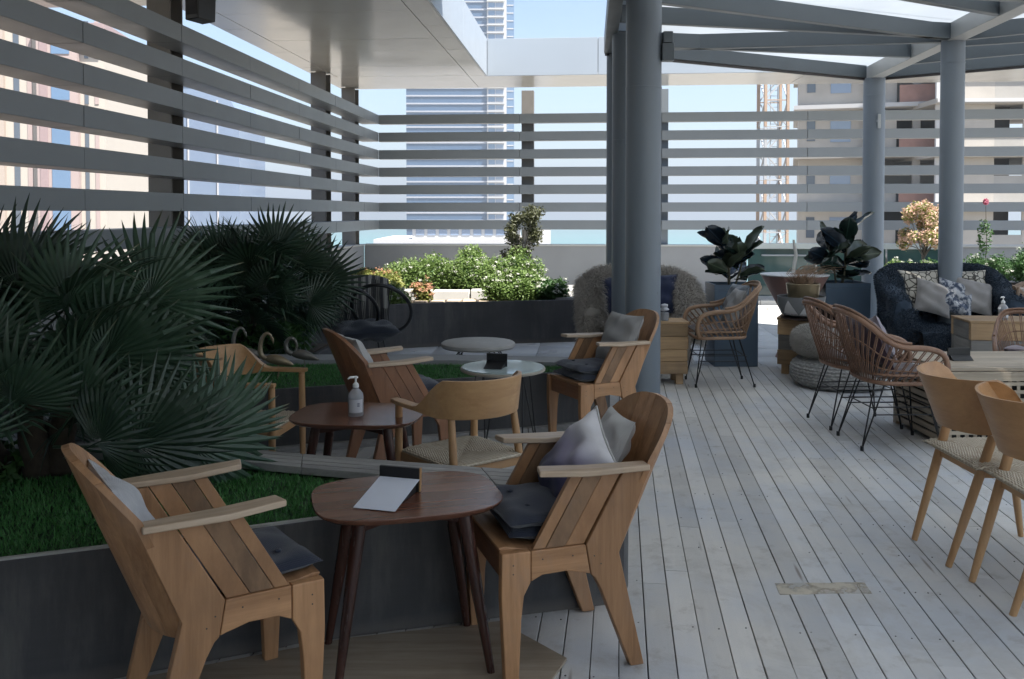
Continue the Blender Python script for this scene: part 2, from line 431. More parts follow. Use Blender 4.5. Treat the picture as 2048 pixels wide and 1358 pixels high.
# thin steel edging on the turf
PALE_EDGE = simple('edging_strip', (.42, .42, .40), .5)
for (a, c_) in zip(near_poly[1:6], near_poly[2:7]):
    l0 = Vector((a[0] + .90, a[1] - 3.6, .4575)); l1 = Vector((c_[0] + .90, c_[1] - 3.6, .4575))
    d = (l1 - l0).normalized(); s_ = Vector((-d.y, d.x, 0)) * .012
    MB().bar(l0 + s_, l1 + s_, .018, .008).build('edging', PALE_EDGE, NP)
GREYB = wood('weathered_board', (.40, .39, .375), (.25, .245, .24), 'x', .6, rv=.12, bump=.4)
led_f = [(-3.3, 4.44), (-2.3, 4.28), (-1.31, 4.10), (-.94, 3.98), (-.07, 3.735), (.47, 3.60)]
led_b = [(-3.3, 4.70), (-2.3, 4.56), (-1.43, 4.34), (-.985, 4.21), (-.14, 3.985), (.50, 3.835)]
for k in range(4):
    for s_ in range(5):
        if s_ % 2 == k % 2 and s_ < 4 and k != 9: e = 1
        q = []
        for (F_, B_) in ((s_, s_), (s_ + 1, s_ + 1)):
            f0 = Vector(led_f[F_]); b0 = Vector(led_b[B_])
            q.append((f0 + (b0 - f0) * (k / 4 + .012), f0 + (b0 - f0) * ((k + 1) / 4 - .012)))
        d = (q[1][0] - q[0][0]).normalized() * .0015
        poly = [q[0][0] + d, q[1][0] - d, q[1][1] - d, q[0][1] + d]
        MB().prism([(p.x + .9, p.y - 3.6) for p in poly], (.432, .466 + random.uniform(-.001, .001)), lambda a, c_, z: (a, c_, z)).build('ledge_board', GREYB, NP, bevel=.003)

far_poly = [(-3.6, 5.15), (-2.4, 5.62), (-1.41, 6.02), (-.3, 6.38), (.1, 6.5), (.465, 6.66), (.75, 6.86), (.78, 7.12), (.4, 7.3), (-.49, 7.42), (-1.86, 7.45), (-3.6, 7.4)]
FP = thing('turf_planter', 'dark walled turf planter with the flamingo figures, behind the middle row of chairs', 'planter', (-1.2, 6.5, 0))
inn = planter_wall(FP, far_poly, .425, DARKWALL, .022)
MB().add([(x, y, .39) for x, y in inn], [tuple(range(len(inn)))]).build('turf_base', TURFB, FP)
tp = [(-3.5, 5.25), (-2.4, 5.67), (-1.41, 6.06), (-.3, 6.42), (.1, 6.55), (.5, 6.8), (.5, 7.0), (-.49, 7.1), (-1.86, 7.12), (-3.5, 7.1)]
blades('turf', loc_poly(tp, FP), .39, 50000, .022, TURF, FP)
bp = [(.52, 7.0), (.73, 6.98), (.75, 7.1), (.39, 7.27), (-.49, 7.39), (-1.86, 7.42), (-3.5, 7.38), (-3.5, 7.12), (-1.86, 7.14), (-.49, 7.12)]
MB().prism(loc_poly(bp, FP), (.37, .428), lambda a, c_, z: (a, c_, z)).build('rear_border', PARA, FP, bevel=.004)
for (a, c_) in zip(far_poly[1:6], far_poly[2:7]):
    l0 = Vector((a[0] + 1.2, a[1] - 6.5, .022)); l1 = Vector((c_[0] + 1.2, c_[1] - 6.5, .022))
    d = (l1 - l0).normalized(); s_ = Vector((d.y, -d.x, 0)) * .028
    MB().bar(l0 + s_, l1 + s_, .05, .044).build('skirting', GREYB, FP, bevel=.003)

# flower bed at the back, dark curved wall
bed_poly = [(-3.3, 9.5), (-2.6, 9.75), (-2.0, 10.15), (-1.32, 10.58), (-.6, 10.82), (.2, 11.0), (.95, 11.17), (1.9, 11.25), (1.95, 13.4), (-.5, 13.4), (-3.5, 13.2)]
FB = thing('flower_bed', 'low dark walled flower bed at the back with white flowering bushes', 'planter', (-.6, 12, 0))
inn = planter_wall(FB, bed_poly, .52, DARKWALL, .05)
MB().add([(x, y, .44) for x, y in inn], [tuple(range(len(inn)))]).build('soil', SOIL, FB)
# boarded ledges and stone slabs on the bed
for k in range(7):
    x0 = .55 + k * .19
    MB().box(x0 + .6, x0 + .785, -.72 + k * .015, 1.35, .46, .525).build('ledge_board', GREYB, FB, bevel=.003)
for k in range(5):
    MB().box(-.95 + k * .5, -.47 + k * .5, -.1 + k * .04, .18 + k * .04, .43, .56 + random.uniform(-.01, .01)).build('border_stone', KERB, FB, bevel=.01)
for k in range(7):
    for j in range(2):
        MB().box(-.62 + k * .2, -.44 + k * .2 + random.uniform(-.02, 0), -.95 + k * .045 + j * .19, -.78 + k * .045 + j * .19, .44, .492 + random.uniform(-.006, .008)).build('slab', wood('rough_slab', (.52, .42, .31), (.38, .31, .24), 's', .8, rv=.2), FB, bevel=.008)

# parapet, kerbs
pp = thing('parapet_wall', 'low grey parapet wall under the louvres at the back', 'wall', uv(0, 16.2), -PHI)
MB().box(-4.1, 2.75, -.08, .12, -.03, 1.0).build('wall', PARA, pp, bevel=.004)
MB().box(-4.1, 2.75, -.11, .15, 1.0, 1.03).build('coping', CAP, pp, bevel=.004)
MB().box(6.35, 10.5, -.08, .12, -.03, 1.0).build('wall', PARA, pp, bevel=.004)
MB().box(6.35, 10.5, -.11, .15, 1.0, 1.04).build('coping', CAP, pp, bevel=.004)
pl = thing('parapet_wall', 'low grey parapet wall below the louvres along the left side', 'wall', uv(-4.2, 8), -PHI)
MB().box(-.1, .1, -6, 8.1, -.03, 1.0).build('wall', PARA, pl, bevel=.004)
MB().box(-.13, .13, -6, 8.06, 1.0, 1.03).build('coping', CAP, pl, bevel=.004)
# dark green glass balustrade
t = NT('green_glass'); t.col(t.mix((.035, .075, .072), (.055, .10, .095), t.noise(t.map(), .9, 3))); t.set(Roughness=.06, Specular_IOR_Level=.55)
GG = t.m
gb = thing('glass_balustrade', 'dark green glass balustrade with pale top rail between the rubber plants', 'balustrade', uv(0, 16.18), -PHI)
for k in range(3):
    MB().box(2.78 + k * 1.19, 3.94 + k * 1.19, -.01, .012, .13, .96).build('glass_pane', GG, gb, bevel=.002)
MB().box(2.76, 6.34, -.05, .06, .962, 1.06).build('top_rail', simple('pale_rail', (.50, .54, .52), .4), gb, bevel=.006)
MB().box(2.76, 6.34, -.04, .05, .04, .128).build('bottom_rail', KERB, gb, bevel=.006)
MB().box(3.0, 3.75, -.16, -.05, .84, .865).build('ledge', GREY, gb, bevel=.004)
ks = thing('kerb_steps', 'white stone kerb steps in front of the glass balustrade', 'steps', uv(0, 15), -PHI)
for k in range(9):
    MB().box(2.0 + k * .9 + .004, 2.9 + k * .9 - .004, .62, .95, -.03, .10).build('upper_step', KERB, ks, bevel=.006)
    MB().box(2.0 + k * .9 + .004, 2.9 + k * .9 - .004, .0, .30, -.03, .05).build('lower_step', KERB, ks, bevel=.006)

# ------------------------------------------------------------ louvre screens
BZ = [1.38 + .3155 * k for k in range(7)]
ls = thing('louvre_screen', 'long grey horizontal louvre screen with dark posts along the left side', 'screen', uv(-3.8, 9), -PHI)
joints = [1.2, 3.1, 4.8, 6.5, 8.15, 9.85, 11.55, 13.25, 14.95, 16.0]
for z in BZ:
    for a, c_ in zip(joints[:-1], joints[1:]):
        MB().box(-.30, random.uniform(-.002, .002), a - 9 + .004, c_ - 9 - (.004 if c_ < 16 else .0), z - .0825, z + .0825).build('louvre', LOUV, ls, bevel=.004)
for v_ in (3.2, 8.72, 13.95, 15.7):
    b = MB().box(-.56, -.32, v_ - 9 - .14, v_ - 9 - .12, .2, 3.79).box(-.56, -.32, v_ - 9 + .12, v_ - 9 + .14, .2, 3.79).box(-.45, -.43, v_ - 9 - .12, v_ - 9 + .12, .2, 3.79)
    b.build('post', LOUVD, ls, bevel=.003)
lb = thing('louvre_screen', 'grey horizontal louvre screen across the back in front of the sea', 'screen', uv(2, 16), -PHI)
ju = [-3.8, -1.25, 1.25, 3.75, 6.25, 8.75, 11.2]
for z in BZ:
    for a, c_ in zip(ju[:-1], ju[1:]):
        MB().box(a - 2 + (.004 if a > -3.7 else 0), c_ - 2 - .004, .0, .14, z - .0825, z + .0825).build('louvre', LOUV, lb, bevel=.004)
for u_ in (-1.12, 1.27, 9.0):
    b = MB().box(u_ - 2 - .11, u_ - 2 + .11, .17, .36, 1.03, 3.79)
    b.build('post', LOUVD if u_ < 0 else PAINTC, lb, bevel=.004)

# ------------------------------------------------------------ canopy (L shaped)
cn = thing('flat_canopy', 'flat panelled metal canopy with pale soffit over the left side and back', 'canopy', uv(-3, 12), -PHI)
ZS = 3.8
us = [-4.4, -3.97, -1.95, -1.65]; us = [-4.42, -4.1, -1.955, -1.655]
vsj = [2.0, 3.2, 4.4, 5.6, 6.8, 7.75, 8.75, 9.75, 10.55, 11.3, 12.1, 13.4, 14.4]
for a, c_ in zip(us[:-1], us[1:]):
    for d, e in zip(vsj[:-1], vsj[1:]):
        MB().box(a + 3 + .005, c_ + 3 - .005, d - 12 + .003, e - 12 - .003, ZS + random.uniform(0, .0015), ZS + .03).build('soffit_panel', SOFF, cn)
uj = [-4.42, -1.955, .75, 3.4, 6.0, 8.6, 11.2]
for a, c_ in zip(uj[:-1], uj[1:]):
    MB().box(a + 3 + .004, c_ + 3 - .004, 14.406 - 12, 15.85 - 12, ZS, ZS + .03).build('soffit_panel', SOFF, cn)
MB().box(-4.42 + 3, -1.68 + 3, 2.0 - 12, 15.84 - 12, ZS + .03, ZS + .56).box(-1.68 + 3, 11.2 + 3, 14.44 - 12, 15.84 - 12, ZS + .03, ZS + .56).build('roof_core', LOUVD, cn)
fv = [2.0, 4.6, 7.2, 9.5, 11.7, 14.39]
for d, e in zip(fv[:-1], fv[1:]):
    MB().box(-1.675 + 3, -1.65 + 3, d - 12 + .003, e - 12 - .003, ZS - .012, ZS + .58).build('fascia_panel', FASC, cn, bevel=.003)
fu = [-1.65, .12, 2.7, 5.3, 7.9, 11.2]
for d, e in zip(fu[:-1], fu[1:]):
    MB().box(d + 3 + .004, e + 3 - .004, 14.40 - 12, 14.435 - 12, ZS - .012, ZS + .58).build('fascia_panel', FASC, cn, bevel=.003)
# unseen roof and building wall, added to block sun and rear sky light
er = tag(MB().prism([(-8, -5.5), (.28, -5.5), (.7, 9.9), (-8, 9.9)], (3.95, 4.3), lambda a, b, z: (a, b, z)).build('added_shade_roof', SOFF, fix=True), 'unseen pale flat roof slab added over the near seats to block the sun', 'roof')
er.rotation_euler = (0, 0, -PHI)
hw = MB().box(-8, .7, -5.8, -5.5, -.06, 5).build('building_wall', simple('added_wall_plaster', (.36, .35, .33), .8, .1, 1), fix=True)
hw.rotation_euler = (0, 0, -PHI); tag(hw, 'unseen grey building wall added behind the near end of the terrace to hold back sky light', 'wall')

# ------------------------------------------------------------ pergola
pg = thing('pergola', 'grey steel pergola on round columns with frosted roof panels', 'pergola', uv(2, 9), -PHI)
ZP = 3.35
def L(u, v_, z=0): return (u - 2, v_ - 9, z)
def column(u, v_, r, h, m=PAINTC):
    return MB().lathe([(r * 1.28, 0), (r * 1.28, .012), (r, .014), (r, h)], 36, L(u, v_)).build('column', m, pg, smooth='auto')
def fittings(u, v_, r, zz):
    b = MB()
    for k in range(6):
        a = k * pi / 3 + .3; b.lathe([(.011, .012), (.011, .022), (.006, .028)], 6, L(u + r * 1.15 * cos(a), v_ + r * 1.15 * sin(a)))
    b.build('base_bolts', simple('zinc_bolt', (.3, .3, .3), .4, metallic=.6), pg)
    MB().lathe([(r + .0005, zz), (r + .003, zz + .001), (r + .003, zz + .012), (r + .0005, zz + .013)], 36, L(u, v_)).build('weld_ring', PAINTC, pg, smooth='auto')
for q_ in ((.44, 7.55, .147, 2.62), (.36, 9.0, .145, 2.3), (3.70, 12.18, .135, 3.12), (3.70, 9.62, .115, 3.12)): fittings(*q_)
cbig = column(.44, 7.55, .147, 3.93)
column(.36, 9.0, .145, ZP); column(.31, 10.1, .13, ZP)
c4 = column(3.70, 12.18, .135, ZP); c5 = column(3.70, 9.62, .115, ZP)
column(7.2, 10.0, .135, ZP); column(3.7, 5.9, .13, ZP); column(7.2, 6.5, .135, ZP); column(.44, 3.2 - 3.6, .147, ZP)
Cc = (.17, 10.04); Ac = (3.70, 12.28); Dc = (7.3, 10.0)
def beam(a, b, w=.075, h=.155, z=ZP + .085, name='rafter', m=PAINT):
    return MB().bar(L(a[0], a[1], z), L(b[0], b[1], z), w, h).build(name, m, pg, bevel=.004)
beam((3.70, 12.25), (3.70, -4.5), .17, .17, ZP + .08, 'main_beam', simple('main_beam_paint', (.36, .37, .37), .4, .06, 2))
beam((.21, 10.02), (.21, -4.5), .12, .16, ZP + .08, 'main_beam')
beam((7.2, 9.98), (7.2, -4.5), .12, .16, ZP + .08, 'main_beam')
def lerp(a, b, t): return (a[0] + (b[0] - a[0]) * t, a[1] + (b[1] - a[1]) * t)
# edge beams
beam(lerp(Cc, Ac, .03), lerp(Cc, Ac, .965), .08, .16, ZP + .09, 'edge_beam')
beam(lerp(Ac, Dc, .035), lerp(Ac, Dc, .97), .08, .16, ZP + .09, 'edge_beam')
BD = simple('dark_gasket', (.035, .03, .03), .5)
beam((Cc[0], Cc[1] - .01), (Ac[0] - .10, Ac[1] - .075), .045, .028, ZP - .006, 'gasket', BD)
beam((Ac[0] + .10, Ac[1] - .075), (Dc[0], Dc[1] - .01), .045, .028, ZP - .006, 'gasket', BD)
for (l, r_) in (((.27, 9.6), (3.61, 10.62)), ((.27, 9.93), (3.61, 9.72)), ((.27, 8.42), (3.61, 9.5)), ((.27, 7.52), (3.61, 9.56)),
                ((.27, 6.2), (3.61, 8.42)), ((.27, 6.9), (3.61, 7.9)), ((.27, 4.8), (3.61, 6.6)), ((.27, 3.4), (3.61, 5.0)), ((.27, 2.0), (3.61, 3.4))):
    beam(l, r_)
for (l, r_) in (((3.79, 11.1), (7.13, 9.1)), ((3.79, 10.0), (7.13, 8.9)), ((3.79, 9.6), (7.13, 7.6)), ((3.79, 8.3), (7.13, 6.3)), ((3.79, 6.8), (7.13, 5.0)), ((3.79, 5.0), (7.13, 3.5))):
    beam(l, r_)
# frosted panels
t = NT('frosted_sheet'); t.t.nodes.remove(t.b)
d_ = t.n('BsdfDiffuse'); tr = t.n('BsdfTranslucent'); ms = t.n('MixShader'); gl = t.n('BsdfGlossy'); m2 = t.n('MixShader')
d_.inputs[0].default_value = (.55, .58, .60, 1)
tc_ = t.mix((.50, .53, .56), (.66, .69, .71), t.noise(t.map(), 1.3, 5)); t.l(tc_, tr.inputs[0])
ms.inputs[0].default_value = .80; t.l(d_.outputs[0], ms.inputs[1]); t.l(tr.outputs[0], ms.inputs[2])
gl.inputs['Roughness'].default_value = .3; m2.inputs[0].default_value = .05
t.l(ms.outputs[0], m2.inputs[1]); t.l(gl.outputs[0], m2.inputs[2]); t.l(m2.outputs[0], t.o.inputs[0])
FROST = t.m
def panel(poly):
    MB().prism([(p[0] - 2, p[1] - 9) for p in poly], (ZP + .175, ZP + .187), lambda a, b, z: (a, b, z)).build('roof_panel', FROST, pg, fix=True)
def edge_l(tt): return (.16, 10.04 - tt)
lv = [10.04, 9.0, 7.6, 6.2, 4.8, 3.4, 2.0, .4, -2, -4.5]; rv_ = [12.28, 10.9, 9.45, 8.0, 6.4, 4.8, 3.2, .4, -2, -4.5]
for a, b in zip(range(9), range(1, 10)):
    panel([(.15, lv[a] - .003), (3.695, rv_[a] - .003), (3.695, rv_[b] + .003), (.15, lv[b] + .003)])
lv2 = [10.0, 8.6, 7.2, 5.8, 4.0, .4, -2, -4.5]; rv2 = [12.28, 10.7, 9.1, 7.6, 5.6, .4, -2, -4.5]
for a, b in zip(range(7), range(1, 8)):
    panel([(3.705, rv2[a] - .003), (3.705, rv2[b] + .003), (7.3, lv2[b] + .003), (7.3, lv2[a] - .003)])
# junction box, small switch
tag(MB().box(-.03, .07, -.05, .05, 0, .14).box(-.02, .06, -.04, .04, .145, .24).build('junction_box', PAINT, bevel=.006), 'grey junction box on the near round column', 'junction box').location = uv(.61, 7.5, 2.84)
sw = MB().box(-.018, .018, -.015, .015, -.09, .09).box(-.03, -.018, -.01, .01, -.01, .015).build('wall_switch', simple('pale_plastic', (.45, .47, .47), .4), bevel=.003)
sw.location = uv(3.72, 12.03, 2.78); sw.rotation_euler = (0, 0, -PHI); tag(sw, 'small pale switch box on the far round column', 'switch')
# loudspeaker at the top left
sp = thing('loudspeaker', 'black loudspeaker hanging from the louvres at the upper left', 'speaker', uv(-3.7, 8.35, 3.42), -PHI - .3)
MB().prism([(-.09, 0), (.07, .01), (.09, .42), (-.09, .40)], (-.12, .12), lambda a, b, z: (a, z, b)).build('cabinet', BLACK, sp, bevel=.012)
MB().box(-.1, -.16, -.02, .02, .1, .34).build('bracket', BLACK, sp)
MB().box(-.07, .05, -.126, -.121, .05, .37).build('grille', simple('grille_cloth', (.03, .03, .035), .9), sp)

# ------------------------------------------------------------ lounge chair of teak boards
def make_lounge(label, loc, rz):
    t = thing('lounge_chair', label, 'chair', loc, rz, 'teak board lounge chairs')
    X = lambda s: (lambda a, b, q: (q, a, b))
    for s in (-1, 1):
        x0, x1 = (s * .206, s * .244) if s > 0 else (-.244, -.206)
        fl = [(.275, .452), (.277, .3), (.262, 0), (.214, 0), (.205, .22), (.196, .30), (.172, .345), (.172, .452)]
        MB().prism(fl, (x0, x1), X(s)).build('leg', teak('z'), t, bevel=.005)
        rl = [(-.03, .452), (-.168, .694), (-.272, .694), (-.155, .41), (-.252, 0), (-.200, 0), (-.085, .29), (-.062, .332), (-.048, .345)]
        MB().prism(rl, (x0, x1), X(s)).build('leg', teak('z'), t, bevel=.005)
        rail = [(.1705, .452), (.1705, .346), (.13, .365), (.04, .368), (-.03, .352), (-.0465, .347), (-.0285, .452)]
        MB().prism(rail, (x0 + .002, x1 - .002), X(s)).build('side_rail', teak('y'), t, bevel=.004)
        ys = [.165, .118, .045, -.026]
        for k in range(3):
            a, b = ys[k], ys[k + 1]; ta, tb = a - .14, b - .14
            po = [(a - .001, .4535), (ta - .001, .6935), (tb + .001, .6935), (b + .001, .4535)]
            m = teakdark('s') if k == 1 else teak('s')
            MB().prism(po, (s * .225 - .011 + random.uniform(-.002, .002), s * .225 + .011), X(s)).build('side_board', m, t, bevel=.002)
        MB().prism([(s * .197, .135), (s * .268, .15), (s * .276, -.02), (s * .268, -.262), (s * .205, -.262), (s * .192, -.04)], (.696, .717), lambda a, b, q: (a, b, q + .012 * (b > .1))).build('armrest', wood('pale_armrest', (.60, .47, .35), (.42, .30, .20), 'y', .4, rv=.05), t, bevel=.005)  # armrest wood is paler than the rest of the chair
    MB().prism([(.276, .459), (.262, .432), (-.10, .405), (-.11, .43), (.2, .452), (.25, .462)], (-.204, .204), X(1)).build('seat', teak('x'), t, bevel=.004)
    MB().box(-.204, .204, .235, .258, .34, .43).build('front_rail', teakred('x'), t, bevel=.004)
    b_ = MB()
    for s in (-1, 1):
        for (yy, zz) in ((.235, .41), (.235, .38), (-.06, .41), (-.085, .38), (.13, .42), (.02, .42)):
            b_.tube([(s * .2435, yy, zz), (s * .2446, yy, zz)], .0026, 8)
    b_.build('screws', simple('screw_steel', (.05, .045, .04)), t)['kind'] = 'stuff'
    # curved back of upright boards
    def back(tt, hh):
        w = .205 + .050 * hh; x = w * sin(tt * 1.3) / sin(1.3)
        zt = .725 + .175 * (1 - abs(tt) ** 2.6) ; z = .345 + (zt - .345) * hh
        y = -.118 - (z - .36) * .42 - (.095 - .01 * hh) * (1 - tt * tt) - .01
        return (x, y, z)
    K = 6
    for k in range(K):
        a = -1 + 2 * k / K + .004; b = -1 + 2 * (k + 1) / K - .004
        fn = lambda u, v: back(a + (b - a) * u, v)
        MB().shell(fn, 4, 9, lambda u, v: (0, .022 if True else 0, .004)).build('back_board', teak('z'), t, fix=True, smooth='auto')
    return t
SEATN = fabric('navy_seat_pad', (.014, .020, .042), (.03, .036, .055), bump=.35)
def pillow_mesh(w, h, th, puff=2.6, pinch=.06, n=22, seed=0):
    r = random.Random(seed); ph = [r.uniform(0, 6) for _ in range(6)]
    def f(s, u, v):
        x = 2 * u - 1; y = 2 * v - 1
        e = max(0, (1 - abs(x) ** puff) * (1 - abs(y) ** puff)) ** .55
        px = x * (1 - pinch * (1 - y * y)) * w / 2; py = y * (1 - pinch * (1 - x * x)) * h / 2
        wr = .09 * th * (sin(5 * x + 3 * y + ph[0]) + sin(8 * y - 3 * x + ph[1]) * .6 + sin(13 * x * y + ph[2]) * .5) * e
        return (px, py, s * th / 2 * e + wr)
    b = MB(); b.grid(lambda u, v: f(1, u, v), n, n); b.grid(lambda u, v: f(-1, 1 - u, v), n, n)
    return b
def put(parent, o, loc, rot=(0, 0, 0)):
    RM = Matrix.Rotation(rot[2], 4, 'Z') @ Matrix.Rotation(rot[0], 4, 'X') @ Matrix.Rotation(rot[1], 4, 'Z')       # rest a thing against another thing: same place, no parenting
    M = Matrix.Translation(parent.location) @ parent.rotation_euler.to_matrix().to_4x4() @ Matrix.Diagonal((*parent.scale, 1)) @ Matrix.Translation(loc) @ RM
    o.location = M.to_translation(); o.rotation_euler = M.to_euler()
    return o
def seat_pad(parent, label, loc=(0, .05, .472), w=.40, d=.38, th=.055, m=None, rot=(0, 0, 0), seed=1, group='navy seat pads'):
    o = pillow_mesh(w, d, th, 6, .02, 20, seed).build('seat_pad', m or SEATN, smooth=True)
    tag(o, label, 'cushion', group); put(parent, o, loc, rot)
    for sx in (-1, 1):
        for sy in (-1, 1):
            adopt(MB().lathe([(.011, .0), (.011, .006), (.004, .009)], 10, (sx * w * .22, sy * d * .22, th * .42)).build('button', SEATN), o)
    return o
def face(dx, dy): return math.atan2(dy, dx) - pi / 2      # rotation that turns local +Y to (dx,dy)

lcA = make_lounge('teak board lounge chair at the lower left with its back to the camera', (-.95, 2.86, 0), face(.85, .52))
lcB = make_lounge('teak board lounge chair holding the white to purple pillow at the small square table', (.155, 3.305, 0), face(-.95, -.30))
TONE[0] = 'red'
lcC = make_lounge('reddish teak board lounge chair behind the table with the hand sanitizer', (-.73, 5.57, 0), face(.88, .47))
TONE[0] = ''
lcD = make_lounge('teak board lounge chair with a plain grey pillow in front of the big round column', (.60, 6.28, 0), face(-.90, -.43))
seat_pad(lcA, 'navy seat pad on the chair at the lower left', (0, .085, .478), seed=3, rot=(.03, 0, .1))
seat_pad(lcB, 'upper navy seat pad under the purple pillow', (0, .055, .535), seed=4, rot=(-.02, 0, .05)); seat_pad(lcB, 'lower navy seat pad under the purple pillow', (.0, .035, .482), seed=5, rot=(.02, 0, -.04))
seat_pad(lcC, 'upper navy seat pad on the reddish chair', (0, .075, .53), seed=6); seat_pad(lcC, 'lower navy seat pad on the reddish chair', (.01, .05, .478), seed=7)
seat_pad(lcD, 'upper navy seat pad beneath the plain grey pillow', (0, .06, .535), seed=8); seat_pad(lcD, 'lower navy seat pad beneath the plain grey pillow', (-.01, .07, .48), seed=9)
# ombre pillow
t = NT('ombre_cotton'); sp_ = t.n('SeparateXYZ'); t.l(t.map(), sp_.inputs[0])
gr = t.math('ADD', t.math('MULTIPLY', t.math('ADD', sp_.outputs[1], t.math('MULTIPLY', sp_.outputs[0], .25)), 2.7), .44)
gr = t.math('ADD', gr, t.math('MULTIPLY', t.math('SUBTRACT', t.noise(t.map(), 4, 4), .5), .15))
t.col(t.ramp(gr, [(.16, (.015, .015, .05)), (.36, (.10, .09, .18)), (.58, (.33, .30, .40)), (.80, (.70, .68, .70))]))
t.set(Roughness=.85, Sheen_Weight=.2); t.bump(t.math('ADD', t.noise(t.map(), 9, 5), t.math('MULTIPLY', t.noise(t.map(), 500, 2), .1)), .4, .01)
OMB = t.m
def pillow(name, label, parent, m, loc, rot, w=.42, h=.42, th=.15, seed=1, piping=None, group=None):
    o = pillow_mesh(w, h, th, 3.0, .07, 26, seed).build(name, m, smooth=True); tag(o, label, 'pillow', group)
    if piping:
        pts = []
        for k in range(64):
            a = 2 * pi * k / 64; c_, s_ = cos(a), sin(a); q = max(abs(c_), abs(s_)); x, y = c_ / q, s_ / q
            px = x * (1 - .07 * (1 - y * y)) * w / 2; py = y * (1 - .07 * (1 - x * x)) * h / 2; pts.append((px, py, 0))
        adopt(MB().tube(pts, .0045, 6, closed=True).build('piping', piping, smooth=True), o)
    put(parent, o, loc, rot); return o
WHT = fabric('white_cotton', (.58, .57, .55), (.50, .49, .48))
pillow('pillow', 'pillow fading from white to dark purple with white piping', lcB, OMB, (.035, -.095, .645), (R(124), .50, .12), .35, .36, .13, 2, WHT)
pillow('pillow', 'creamy white pillow tucked behind the purple one', lcB, WHT, (.09, -.25, .675), (R(114), 0, -.12), .32, .32, .09, 12)
pillow('pillow', 'plain light grey pillow on the chair before the big column', lcD, fabric('grey_linen', (.36, .35, .34), (.30, .29, .285), sheen=.1), (0, -.17, .70), (R(114), 0, .08), .38, .40, .13, 5)
pillow('pillow', 'pale pillow mostly hidden in the lower left chair', lcA, fabric('patterned_white', (.55, .55, .56), (.30, .30, .33), big=30), (0, -.255, .64), (R(116), 0, .05), .40, .40, .11, 7)
pillow('pillow', 'pale grey pillow on the reddish chair', lcC, fabric('pale_grey_linen', (.44, .43, .42), (.38, .37, .36)), (.02, -.235, .685), (R(116), 0, 0), .38, .38, .11, 8)

# ------------------------------------------------------------ armchair with woven seat
t = NT('woven_cord'); v = t.map(); sp_ = t.n('SeparateXYZ'); t.l(v, sp_.inputs[0])
ax = t.math('ABSOLUTE', sp_.outputs[0]); ay = t.math('ABSOLUTE', sp_.outputs[1]); msk = t.math('GREATER_THAN', ax, ay)
w1 = t.n('TexWave', bands_direction='X'); w2 = t.n('TexWave', bands_direction='Y')
for w in (w1, w2): w.inputs['Scale'].default_value = 26; w.inputs['Distortion'].default_value = 2.5; w.inputs['Detail Scale'].default_value = 2; t.l(v, w.inputs[0])
h = t.mix(w2.outputs['Color'], w1.outputs['Color'], msk)
t.col(t.mix(t.mix((.38, .31, .22), (.70, .63, .51), h), (.44, .36, .26), t.ramp(t.noise(v, 16, 5), [(.45, (0, 0, 0)), (.7, (.8, .8, .8))])))
t.bump(h, .9, .006); t.set(Roughness=.8); CORD = t.m
def woven_seat(t_, w, d, z, th=.045, m=CORD, wf=1.0, name='seat'):
    def f(s, u, v):
        x = 2 * u - 1; y = 2 * v - 1; e = max(0, (1 - abs(x) ** 7) * (1 - abs(y) ** 7)) ** .45
        ww = w / 2 * (1 + (wf - 1) * (y + 1) / 2)
        dip = -.012 * (1 - x * x) * (1 - y * y) - .006 * (1 - min(1, abs(abs(x) - abs(y)) * 7))
        cord = .0022 * math.sin((x if abs(y) > abs(x) else y) * 60)
        return (x * ww, y * d / 2, z + s * th / 2 * e + (dip + cord if s > 0 else -dip * .3))
    b = MB(); b.grid(lambda u, v: f(1, u, v), 64, 64); b.grid(lambda u, v: f(-1, 1 - u, v), 16, 16)
    return b.build(name, m, t_, smooth=True)
def taper(name, a, b, ra, rb, m, par, n=14, mid=None):
    a = Vector(a); b = Vector(b); K = 7; pts = []; rs = []
    for i in range(K):
        s_ = i / (K - 1); pts.append(a.lerp(b, s_)); r = ra + (rb - ra) * s_
        if mid: r += mid * sin(pi * s_)
        rs.append(r)
    return MB().tube(pts, rs, n).build(name, m, par, smooth='auto')
